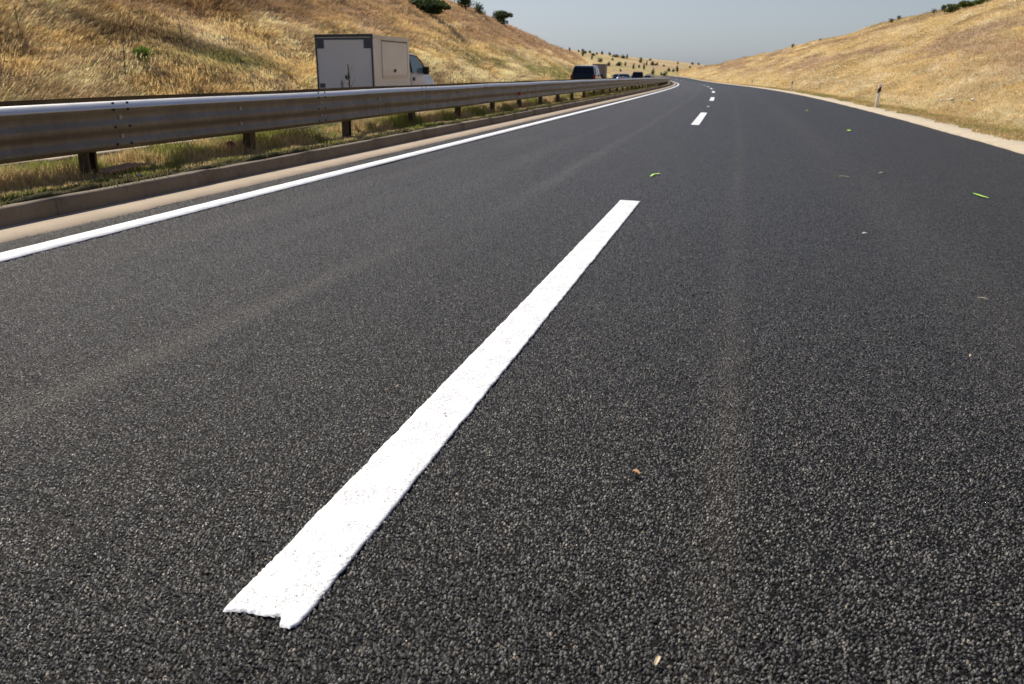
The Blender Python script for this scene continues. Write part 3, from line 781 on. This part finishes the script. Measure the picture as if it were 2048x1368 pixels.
def wheel(parent, x, y, r=.32):
    t = MB(); t.tube([(x-.1, y, r), (x+.1, y, r)], [r, r], 20); w = t.build('wheel', M['tyre'], parent, True, .02)
    m2 = MB(); sx = 1 if x > 0 else -1; m2.tube([(x+sx*.09, y, r), (x+sx*.115, y, r)], [r*.62, r*.55], 14); m2.build('rim', M['rim'], w)
def car(name, st, paint_, label, cat, tail, rearwin, sidewins, lights=True, wheels=(.8, 3.7)):
    """rearwin: four corner points on the tailgate; sidewins: list of 4-point (y,z) + x pairs for the right side (mirrored)"""
    r = empty(name, (0, 0, 0)); tag(r, label, cat)
    loft(st).build('body', paint_, r, True)
    if rearwin:
        mb = MB(); mb.poly(rearwin, [list(range(len(rearwin)))]); o = mb.build('rear_window', M['glass'], r)
        so_ = o.modifiers.new('thick', 'SOLIDIFY'); so_.thickness = .01; so_.offset = 0
    for w in sidewins:
        for sx in (1, -1):
            mb = MB(); mb.poly([(sx*x, y, z) for x, y, z in w], [list(range(len(w)))]); o = mb.build('side_window', M['glass'], r)
            so_ = o.modifiers.new('thick', 'SOLIDIFY'); so_.thickness = .012; so_.offset = 0
    w = st[0][1]
    for sx in (1, -1):
        x0, x1, z0, z1, yy = tail; mb = MB(); a, b = sorted((sx*x0, sx*x1)); mb.box(a, b, yy-.03, yy+.16, z0, z1); mb.build('tail_light', M['lamp'], r, bevel=.01)
        mb = MB(); yf = st[-4][0]; xm = sx*(st[-4][1]+.05); a, b = sorted((xm, xm+sx*.16)); mb.box(a, b, yf-.10, yf+.02, st[-4][4]+.02, st[-4][4]+.2); mb.build('side_mirror', M['black'], r, bevel=.02)
    mb = MB(); mb.box(-w*.98, w*.98, -.09, .12, .30, .52); mb.build('rear_bumper', M['trim'], r, bevel=.03)
    for y in wheels:
        for sx in (1, -1): wheel(r, sx*(w-.12), y)
    return r
def place(o, u, dist, tilt=.0, dz=-.26):
    d = ray(u, 150); x, y = d.x*dist, d.y*dist; s, n = sn_of(x, y)
    o.location = (x, y, float(zroad(s))+max(n, -18)*CR+dz); o.rotation_euler = (0, tilt, -head(s)); return s, n
def tailgate(parent, mat):
    pr = [(-.012, .50, .86), (-.012, .98, .86), (.045, 1.30, .85), (.20, 1.74, .74), (.36, 1.845, .70)]
    mb = MB()
    for y, z, w in pr: mb.v += [(-w, y-.025, z), (w, y-.025, z), (-w, y+.03, z), (w, y+.03, z)]
    for i in range(4):
        a, b = i*4, i*4+4; mb.f += [[a, a+1, b+1, b], [a+2, b+2, b+3, a+3], [a, b, b+2, a+2], [a+1, a+3, b+3, b+1]]
    mb.f += [[0, 2, 3, 1], [16, 17, 19, 18]]
    return mb.build('tailgate', mat, parent)
VAN = [(0, .90, .80, .35, .95, 1.0), (.06, .93, .80, .3, 1.05, 1.30), (.22, .94, .78, .3, 1.08, 1.74), (.42, .94, .77, .3, 1.08, 1.86), (2.4, .95, .77, .3, 1.06, 1.90), (3.1, .95, .74, .3, 1.05, 1.84), (3.95, .93, .70, .3, 1.03, 1.16), (4.6, .9, .68, .3, .95, 1.0), (4.85, .82, .6, .35, .7, .76)]
van = car('van', VAN, M['silver'], 'silver people carrier with a large black rear window and red tail lights above the guardrail', 'van',
          (.80, .955, .62, 1.22, -.01), None,
          [[(.955, .5, 1.12), (.955, 1.7, 1.12), (.83, 1.7, 1.70), (.83, .65, 1.70)], [(.955, 1.8, 1.12), (.955, 3.0, 1.12), (.82, 2.9, 1.68), (.83, 1.8, 1.70)]])
tailgate(van, M['glass'])
mb = MB(); mb.tube([(-.3, .02, 1.02), (.3, .02, 1.02)], [.012, .012], 6); mb.build('rear_wiper', M['trim'], van)
place(van, 1166, 70)
van2 = car('van', VAN, M['navy'], 'dark people carrier with red tail lights, farther ahead by the bend', 'van',
           (.78, .955, .62, 1.22, -.01), None,
           [[(.955, .5, 1.12), (.955, 3.0, 1.12), (.82, 2.9, 1.68), (.83, .65, 1.70)]])
tailgate(van2, M['glass'])
mb = MB(); mb.box(-.80, .80, .3, 3.0, 1.86, 1.92); mb.build('roof_panel', M['silver'], van2, bevel=.03)
place(van2, 1275, 152)
CARS = [(0, .80, .6, .35, .80, .85), (.08, .85, .62, .3, .92, .98), (.75, .87, .60, .3, .95, 1.05), (1.25, .88, .58, .3, .95, 1.38), (2.2, .88, .58, .3, .94, 1.44), (2.7, .88, .58, .3, .93, 1.38), (3.4, .87, .62, .3, .92, 1.0), (4.1, .84, .6, .3, .82, .88), (4.4, .75, .5, .35, .6, .66)]
def sedan(pt, label, u, dist, lamp=(.55, .8, .68, .86, .02)):
    c = car('car', CARS, pt, label, 'car', lamp, [(-.66, .76, 1.06), (.66, .76, 1.06), (.55, 1.22, 1.37), (-.55, 1.22, 1.37)],
            [[(.875, 1.2, .99), (.875, 3.1, .98), (.66, 2.6, 1.34), (.66, 1.5, 1.35)]])
    place(c, u, dist); return c
c1 = sedan(M['teal'], 'small dark teal car beside the dark people carrier near the bend', 1295, 190)
c2 = sedan(M['bluegrey'], 'blue-grey car low behind the guardrail, left of the dark people carrier', 1246, 118)
c3 = sedan(M['navy'], 'dark car half hidden beside the blue-grey car', 1234, 150)
for c in (c1, c2, c3): c['group'] = 'cars on the far carriageway'
# second box lorry beyond the van
lor = empty('lorry', (0, 0, 0)); tag(lor, 'distant brown-grey box lorry partly hidden behind the silver people carrier', 'lorry')
mb = MB(); mb.box(-1.2, 1.2, 0, 6.0, .9, 3.2); mb.build('cargo_box', M['brown'], lor, bevel=.03)
mb = MB(); mb.box(-1.0, 1.0, .2, 7.4, .6, .9); mb.build('chassis', M['trim'], lor)
mb = MB(); mb.prism([(-1.1, .6), (1.1, .6), (1.1, 2.0), (.9, 2.5), (-.9, 2.5), (-1.1, 2.0)], 6.15, 7.8); mb.build('cab', M['vanpaint'], lor, bevel=.05)
for y in (1.2, 6.9):
    for sx in (1, -1): wheel(lor, sx*1.0, y, .45)
place(lor, 1197, 172)

# small white box truck
tk = empty('box_truck', (0, 0, 0)); tag(tk, 'small white box truck with dark-edged rear panel and a framed side hatch', 'truck')
W, L, ZT, ZB = .85, 2.95, 2.27, .55
mb = MB(); mb.box(-W, W, 0, L, ZB, ZT); bx = mb.build('cargo_box', M['carwhite'], tk, bevel=.008)
e = .035
mb = MB(); mb.box(-W-.02, W+.02, -.03, .04, ZT-.045, ZT+.03)
mb.build('top_trim', M['trim'], bx, bevel=.006)
for sx in (-1, 1):
    mb = MB(); a, b = sorted((sx*(W-.03), sx*(W+.012))); mb.box(a, b, -.022, .03, ZB, ZT-.047); mb.build('edge_trim', M['trim'], bx)
    a, b = sorted((sx*(W-.045), sx*(W-.25))); mb = MB(); mb.box(a, b, -.012, 0.002, ZT-.35, ZT-.11)
    for q in range(6): mb.box(a+.01, b-.01, -.018, -.012, ZT-.34+q*.038, ZT-.325+q*.038)
    mb.build('vent_panel', M['vent'], bx)
    mb = MB(); a, b = sorted((sx*(W-.10), sx*(W-.26))); mb.box(a, b, -.02, .0, ZB-.02, ZB+.10); mb.build('tail_light', M['lamp'], tk)
mb = MB(); mb.box(-W+.04, W-.04, -.014, .001, ZT-.12, ZT-.07); mb.build('trim_strip', M['vent'], bx)
mb = MB()
mb.tube([(.06, -.03, 1.14), (.06, .0, 1.15)], [.06, .07], 14)
mb.tube([(.06, -.035, 1.14), (.06, -.01, 1.23)], [.03, .02], 8)
mb.build('rear_latch', M['black'], bx)
mb = MB(); mb.box(-W+.06, -W+.22, -.012, .001, .86, .98); mb.build('rear_marker', M['vent'], bx)
# side: roof rail, hatch frame, hatch panel, latch
mb = MB(); mb.box(W, W+.02, .03, L, ZT-.09, ZT); mb.build('roof_rail', M['silver'], bx)
hatch = MB(); y0, y1, z0, z1 = .70, 2.72, 1.20, 2.15
hatch.box(W, W+.022, y0-.05, y0, z0-.05, z1+.05); hatch.box(W, W+.022, y1, y1+.05, z0-.05, z1+.05); hatch.box(W, W+.022, y0, y1, z0-.1, z0); hatch.box(W, W+.022, y0, y1, z1, z1+.04)
hf = hatch.build('side_hatch', M['silver'], bx)
mb = MB(); mb.box(W, W+.012, y0, y1, z0, z1); mb.build('hatch_panel', M['carwhite'], hf)
mb = MB(); mb.box(W, W+.04, y0, y1, z1-.03, z1); mb.build('hatch_hinge', M['trim'], hf)
mb = MB(); mb.tube([(W+.01, 1.63, 1.32), (W+.04, 1.63, 1.30)], [.06, .05], 12); mb.build('hatch_latch', M['black'], hf)
mb = MB(); mb.tube([(W, L+.0, .7), (W+.02, L, .7)], [.05, .05], 10); mb.build('fuel_cap', M['trim'], bx)
# cab
CAB = [(2.98, .84, .70, .35, 1.22, 1.86), (3.3, .85, .70, .32, 1.22, 1.88), (3.9, .86, .69, .32, 1.21, 1.82), (4.35, .86, .67, .32, 1.20, 1.62), (4.85, .85, .68, .32, 1.16, 1.30), (5.15, .84, .64, .32, 1.08, 1.18), (5.5, .80, .57, .34, .90, .98), (5.62, .7, .45, .4, .66, .75)]
cb = loft(CAB).build('cab', M['vanpaint'], tk, True)
for sx in (1, -1):
    mb = MB(); mb.poly([(sx*.872, 3.12, 1.25), (sx*.876, 4.30, 1.24), (sx*.81, 4.12, 1.55), (sx*.76, 3.8, 1.72), (sx*.745, 3.12, 1.78)], [(0, 1, 2, 3, 4)])
    o = mb.build('side_window', M['cabglass'], cb); q = o.modifiers.new('t', 'SOLIDIFY'); q.thickness = .014; q.offset = 0
    mb = MB(); mb.tube([(sx*.874, 3.10, 1.26), (sx*.75, 3.10, 1.81), (sx*.77, 3.83, 1.75), (sx*.82, 4.17, 1.57), (sx*.885, 4.40, 1.22)], [.022]*5, 6); mb.build('window_seal', M['black'], cb)
    mb = MB(); a, b = sorted((sx*.87, sx*1.06)); mb.box(a, b, 4.10, 4.24, 1.20, 1.45); mr = mb.build('side_mirror', M['black'], cb, bevel=.03)
    mb = MB(); mb.box(sx*.865-.01, sx*.865+.014, 3.22, 3.36, 1.02, 1.12); mb.build('door_handle', M['black'], cb)
mb = MB(); mb.tube([(.86, 4.5, 1.35), (.90, 4.55, 1.68)], [.006, .003], 5); mb.build('aerial', M['black'], cb)
for y in (.95, 4.75):
    for sx in (1, -1): wheel(tk, sx*.74, y, .31)
mb = MB(); mb.box(-.7, .7, .1, 4.9, .38, .56); mb.build('chassis', M['trim'], tk)
place(tk, 692.5, 26.2, tilt=-.022, dz=-.30)

# ------------------------------------------------------------------ shrubs and trees
def hit(u, v, fn, r0=15, r1=900, st=.5):
    d = ray(u, v); r = r0
    while r < r1:
        z = CAM_H+d.z*r
        if z <= fn(d.x*r, d.y*r): return Vector((d.x*r, d.y*r, z)), r
        r += st
    return None, None
def terr_left(x, y):
    s, n = sn_of(x, y)
    return float(h_left(np.array([s]), np.array([-n]))[0]+zroad(s)-18*CR*-1*-1) if n < -17 and s < 330 else -99
def terr_right(x, y):
    s, n = sn_of(x, y)
    return float(h_right(np.array([s]), np.array([n]))[0]+zroad(s)+9*CR) if n > 8 and s < 420 else -99
def terr_far(x, y): return float(h_far(np.array([x]), np.array([y]))[0])
GREENS = [np.array([.060, .085, .028]), np.array([.085, .11, .04]), np.array([.12, .15, .035]), np.array([.075, .085, .045]), np.array([.17, .26, .04]), np.array([.13, .14, .06]), np.array([.16, .16, .075])]
def tree(name, loc, w, h, seed, leaves=500, ci=0, trunk=.25, label=None, cat='shrub', group=None, lobes=11, leafsz=None):
    r = empty(name, loc); rn = np.random.default_rng(seed)
    mb = MB(); rd = random.Random(seed)
    mb.tube([(0, 0, -.3), (.02*w, 0, h*trunk), (.05*w, .02, h*.6)], [.035*h+.02, .028*h+.015, .008*h+.005], 7)
    for i in range(4):
        a = i*1.6+rd.uniform(-.4, .4); mb.tube([(.01, 0, h*trunk*.8), (math.cos(a)*w*.18, math.sin(a)*w*.18, h*.5), (math.cos(a)*w*.33, math.sin(a)*w*.33, h*.75)], [.018*h, .012*h, .004*h], 5, False)
    mb.build('trunk', M['bark'], r)
    ls = leafsz or .055*max(w, h)
    cs = []
    for i in range(lobes):
        a = rn.uniform(0, 6.28); q = rn.uniform(.0, .36 if trunk > .2 else .29); zz = rn.uniform(.36 if trunk > .2 else .13, .72)
        cs.append((math.cos(a)*q*w, math.sin(a)*q*w, zz*h, rn.uniform(.20, .32)*w, rn.uniform(.18, .30)*h, rn.uniform(.75, 1.25)))
    cs = np.array(cs); k = rn.integers(0, lobes, leaves); c = cs[k]
    dv = rn.normal(0, 1, (leaves, 3)); dv /= np.linalg.norm(dv, axis=1)[:, None]; dv *= rn.uniform(.45, 1.12, leaves)[:, None]
    p = c[:, :3]+dv*np.stack([c[:, 3], c[:, 3], c[:, 4]], -1)
    p[:, 2] = np.maximum(p[:, 2], .05*h)
    u = rn.normal(0, 1, (leaves, 3)); u /= np.linalg.norm(u, axis=1)[:, None]; w2 = np.cross(u, rn.normal(0, 1, (leaves, 3))); w2 /= np.linalg.norm(w2, axis=1)[:, None]
    sz = (ls*rn.uniform(.6, 1.3, leaves))[:, None]
    V = np.stack([p-u*sz, p+w2*sz*.55, p+u*sz, p-w2*sz*.55], 1).reshape(-1, 3); F = np.arange(leaves*4).reshape(-1, 4)
    col = GREENS[ci][None]*c[:, 5:6]*rn.uniform(.7, 1.35, (leaves, 1)); mesh_np('crown', V, F, M['leaf'], r, col=np.repeat(col, 4, 0))
    if label: tag(r, label, cat, group)
    return r
def ridge(u, v, fn, wpx, hpx, lab, ci=0, seed=1, leaves=900, cat='shrub', name='shrub', r1=420, trunk=.12, group=None, sink=0):
    p, r = hit(u, v, fn, r1=r1)
    if p is None: print('MISS', u, v); return None
    dd = r*1.05/F_PX*.96
    return tree(name, p-Vector((0, 0, sink)), wpx*dd, hpx*dd, seed, leaves, ci, trunk, lab, cat, group)
ridge(852, 25, terr_left, 100, 27, 'large dark green bush on the left slope, cut off by the picture top', 0, 3, 4500)
ridge(930, 21, terr_left, 40, 44, 'dark shrub on the left ridge, second from the left', 0, 4, 1200)
ridge(958, 30, terr_left, 26, 26, 'small round shrub on the left ridge line', 1, 5, 700)
ridge(1001, 49, terr_left, 42, 28, 'low spreading green shrub lowest on the left ridge line', 1, 6, 1400)
ridge(1585, 96, terr_right, 9, 8, 'single tiny dark bush on the lower part of the right ridge', 0, 11, 350)
ridge(1640, 83, terr_right, 6, 6, 'tiny dark tuft on the right ridge above the second delineator', 0, 12, 250)
ridge(1783, 46, terr_right, 12, 8, 'low grey-green bush on the right ridge, just left of a rounder dark one', 3, 13, 500)
ridge(1797, 42, terr_right, 9, 10, 'rounder dark bush on the right ridge beside a low grey-green one', 0, 14, 500)
ridge(1868, 27, terr_right, 10, 10, 'dark bush at the left end of the yellow-green shrub row', 0, 15, 500)
ridge(1886, 23, terr_right, 14, 12, 'dark rounded bush touching the yellow-green shrub row', 0, 16, 600)
for i, (u, v, w, h, lb) in enumerate([(1905, 24, 30, 14, 'left clump of the yellow-green shrub row on the right slope'), (1930, 19, 34, 15, 'middle clump of the yellow-green shrub row, the brightest'), (1962, 9, 38, 9, 'right low clump of the yellow-green shrub row')]):
    ridge(u, v, terr_right, w, h, lb, 2, 20+i, 1500, group='yellow-green shrubs on the right ridge')
ridge(285, 130, terr_left, 40, 32, 'bright green bush low on the left slope beneath the brown hollow', 4, 31, 1500, r1=120, trunk=.05)
# bushes of the far hill
FT = [(1123, 100, 4, 5), (1139, 102, 4, 6), (1157, 104, 4, 4), (1167, 108, 9, 8), (1179, 106, 5, 5), (1194, 109, 4, 3), (1204, 109, 5, 6), (1219, 111, 4, 6), (1230, 114, 14, 5),
      (1247, 117, 9, 6), (1254, 118, 4, 8), (1281, 119, 4, 3), (1300, 121, 5, 3), (1166, 112, 5, 7), (1184, 119, 3, 9), (1199, 124, 9, 7), (1225, 121, 4, 5), (1218, 132, 8, 7), (1238, 132, 12, 7),
      (1250, 132, 4, 7), (1241, 143, 3, 5), (1267, 138, 5, 9), (1278, 136, 4, 6), (1281, 126, 6, 8), (1288, 139, 4, 12), (1293, 131, 4, 7), (1305, 131, 8, 7), (1313, 131, 6, 5), (1328, 133, 5, 4),
      (1305, 150, 6, 11), (1322, 151, 4, 6), (1330, 152, 8, 8), (1338, 143, 6, 7), (1346, 144, 5, 6), (1354, 144, 6, 10), (1370, 146, 11, 5), (1380, 136, 3, 4), (1384, 129, 6, 3), (1397, 130, 4, 4), (1412, 136, 5, 5),
      (1400, 138, 6, 4), (1355, 128, 4, 3), (1186, 111, 9, 3)]
kinds = [tree('shrub', (0, 0, -100), 1, 1, 50+i, 420, [5, 6, 1, 5][i], .12, 'x', leafsz=.075) for i in range(4)]
usedk = [False]*4
for i, (u, v, w, h) in enumerate(FT):
    p, r = hit(u, v, terr_far, 250, 800, 1.)
    if p is None:
        p, r = hit(u, v+3, terr_far, 250, 800, 1.)
        if p is None: print('far miss', u, v); continue
    kk = i % 4
    o = kinds[kk] if not usedk[kk] else copy_tree(kinds[kk]); usedk[kk] = True
    dd = r*1.05/F_PX*.96; sx, sz = max(w, 4)*dd*1.4, max(h, 4)*dd*1.3
    o.location = p-Vector((0, 0, .2)); o.scale = (sx, sx, sz); o.rotation_euler = (0, 0, i*1.7)
    sil = v <= 121
    if w >= 9: lb = 'wide dark bush on the far hill, broader than tall'
    elif h >= 9: lb = 'tall narrow bush on the far hill'
    elif sil: lb = 'small dark bush against the sky along the far hill crest'
    else: lb = 'small dark bush scattered on the slope of the far hill'
    tag(o, lb, 'shrub', 'bushes scattered over the far hill')

# ------------------------------------------------------------------ weeds, litter, stones, leaves
def weed(s, n, z, h, lab, seed, side_h=None):
    r = empty('dry_weed', V3(s, n, z)); rd = random.Random(seed); mb = MB()
    tip = (rd.uniform(-.1, .1)*h, rd.uniform(-.1, .1)*h, h)
    mb.tube([(0, 0, -.05), (tip[0]*.4, tip[1]*.4, h*.5), tip], [.012+.006*h, .010+.005*h, .005], 5)
    for i in range(5):
        z0 = h*(.35+.12*i); a = rd.uniform(0, 6.28); l = h*rd.uniform(.1, .2)
        mb.tube([(tip[0]*z0/h, tip[1]*z0/h, z0), (tip[0]*z0/h+math.cos(a)*l*.5, math.sin(a)*l*.5, z0+l)], [.004, .003], 4)
    mb.build('stem', M['bark'], r)
    mb = MB()
    for i in range(260):
        z0 = h*rd.uniform(.35, 1.0); q = .04*h*(1.5-z0/h)*1.3; a = rd.uniform(0, 6.28); d = rd.uniform(0, 1)*q
        x, y = tip[0]*z0/h+math.cos(a)*d, tip[1]*z0/h+math.sin(a)*d; e_ = .014*(.6+h*.4)
        mb.quad((x-e_, y, z0), (x, y-e_, z0+e_*.3), (x+e_, y, z0+e_*1.4), (x, y+e_, z0+e_))
    mb.build('seed_head', M['bark'], r); tag(r, lab, 'weed'); return r
d = ray(703, 178); sw, nw = None, None
for r_ in np.arange(8, 40, .05):
    s_, n_ = sn_of(d.x*r_, d.y*r_)
    if n_ < -6.05: sw, nw = s_, n_; break
weed(sw, nw, .12, 1.12, 'dark dried weed with seed heads standing in front of the box truck', 3)
d = ray(690, 178)
for r_ in np.arange(8, 40, .05):
    s_, n_ = sn_of(d.x*r_, d.y*r_)
    if n_ < -6.05: break
weed(s_, n_, .12, .83, 'thin short dried stem left of the seeded weed by the truck', 4)
for i, (u, v, h, lb) in enumerate([(253, 172, 1.5, 'tall dark weed stalk low on the left slope, just above the guardrail'), (43, 85, 1.2, 'dark branching weed high at the left edge of the slope'), (5, 105, .9, 'dark weed cut by the left picture edge'), (365, 85, 1.0, 'dark weed at the top of the brown hollow')]):
    p, r_ = hit(u, v, terr_left, r1=120)
    if p is not None:
        s_, n_ = sn_of(p.x, p.y); o = weed(s_, n_, 0, h, lb, 40+i); o.location = p-Vector((0, 0, .05))
def chip(name, s, n, l, w, hgt, mat, label, cat, rz=0., z=.006, curl=.5):
    mb = MB(); k = 7; top = []
    for i in range(k):
        t = i/(k-1); ww = w/2*math.sin(math.pi*(.08+.84*t))**.7; zz = hgt*math.sin(math.pi*t)*curl+.002
        top += [(l*(t-.5), -ww, zz+.35*hgt), (l*(t-.5), 0, zz), (l*(t-.5), ww, zz+.35*hgt)]
    mb.v = top; mb.f = [[i*3+j, i*3+j+1, i*3+j+4, i*3+j+3] for i in range(k-1) for j in (0, 1)]
    o = mb.build(name, mat); q = o.modifiers.new('t', 'SOLIDIFY'); q.thickness = .0015
    o.location = V3(s, n, z); o.rotation_euler = (0, 0, rz); tag(o, label, cat); return o
chip('dead_leaf', 2.98, .80, .036, .017, .012, M['leafbrown'], 'curled brown leaf scrap on the asphalt right of the foreground dash', 'leaf', R(125))
chip('straw_bit', 2.01, .965, .036, .010, .006, M['straw'], 'pale straw fragment at the bottom edge of the picture', 'straw', R(65))
chip('straw_bit', 3.50, -.27, .034, .004, .006, M['straw'], 'thin pale straw piece left of the foreground dash', 'straw', R(80))
chip('straw_bit', 4.80, 2.24, .05, .008, .01, M['straw'], 'small pale straw piece on the right part of the asphalt', 'straw', R(60))
chip('straw_bit', 6.11, 2.60, .06, .010, .01, M['straw'], 'orange-tinted straw bit near the right picture edge', 'straw', R(140))
chip('straw_bit', 8.29, 2.17, .06, .03, .01, M['rock'], 'pale flat chip on the asphalt in the right lane', 'chip', R(20))
chip('straw_bit', 13.6, 3.05, .12, .04, .02, M['straw'], 'light scrap left of the slanting green stroke, well ahead', 'scrap', R(20))
chip('straw_bit', 12.8, 2.45, .14, .03, .02, M['straw'], 'tan scrap in the right lane, left of the other light scrap', 'scrap', R(150))
def stone(s, n, z, sz, label, seed, mat='rock'):
    import bmesh
    b = bmesh.new(); bmesh.ops.create_icosphere(b, subdivisions=2, radius=1); rd = random.Random(seed)
    for v in b.verts:
        q = 1+.25*math.sin(v.co.x*3.1+seed)*math.cos(v.co.y*2.3+seed)+rd.uniform(-.08, .08); v.co = Vector((v.co.x*q*sz*.5, v.co.y*q*sz*.42, v.co.z*q*sz*.3))
    me = bpy.data.meshes.new('stone'); b.to_mesh(me); b.free(); me.materials.append(M[mat])
    o = bpy.data.objects.new('stone', me); COL.objects.link(o); o.location = V3(s, n, z); tag(o, label, 'stone'); return o
stone(3.27, .018, .012, .013, 'tiny grey pebble stuck on the foreground white dash', 1)
for i, (u, v, sz, lb) in enumerate([(1882, 207, .15, 'leftmost pale stone in the dry grass beyond the right kerb'), (1902, 206, .24, 'largest pale stone lying in the dry grass beyond the right kerb'), (1945, 206, .15, 'rightmost pale stone in the dry grass beyond the right kerb')]):
    p, r_ = hit(u, v, terr_right, 10, 100, .1)
    if p is not None: o = stone(0, 0, 0, sz, lb, 5+i); o.location = p+Vector((0, 0, .13))
stone(7.9, -4.75, .15, .05, 'small white stone among the dark weeds behind the left kerb', 9)
# crumpled red litter and a rusty grate lying on the verge
mb = MB(); rd = random.Random(2)
for i in range(6):
    for j in range(5): mb.v.append(((i-2.5)*.038+rd.uniform(-.01, .01), (j-2)*.035+rd.uniform(-.01, .01), .09*math.exp(-((i-2.2)**2+(j-2)**2)/4)+rd.uniform(0, .03)))
mb.f = [[i*5+j, i*5+j+1, (i+1)*5+j+1, (i+1)*5+j] for i in range(5) for j in range(4)]
o = mb.build('litter', M['litter']); q = o.modifiers.new('t', 'SOLIDIFY'); q.thickness = .004
def gpos(u, v, z):
    s, n = 10., -5.
    d = ray(u, v); best = None
    for r_ in np.arange(4, 60, .02):
        s_, n_ = sn_np(np.array([d.x*r_]), np.array([d.y*r_])); zz = CAM_H+d.z*r_
        if zz <= P3(s_[0], n_[0], z)[2]: return float(s_[0]), float(n_[0])
s_, n_ = gpos(461, 297, .13); o.location = V3(s_, n_, .12); o.rotation_euler = (0, 0, .5); tag(o, 'crumpled dark red scrap lying in the median grass beneath the guardrail', 'litter')
s_, n_ = gpos(240, 338, .12); g2 = empty('grate', V3(s_, n_, .12), -head(s_)+.06, .03, -.04); tag(g2, 'flat rusty perforated grate lying on the median beneath the guardrail', 'grate')
mb = MB()
for i in range(11): mb.box(-.13, .13, -.35+i*.07-.012, -.35+i*.07+.012, 0, .012)
mb.build('cross_bar', M['grille'], g2)
mb = MB()
for i in range(4): mb.box(-.13+i*.08, -.11+i*.08, -.36, .36, .0125, .024)
mb.build('long_bar', M['grille'], g2)
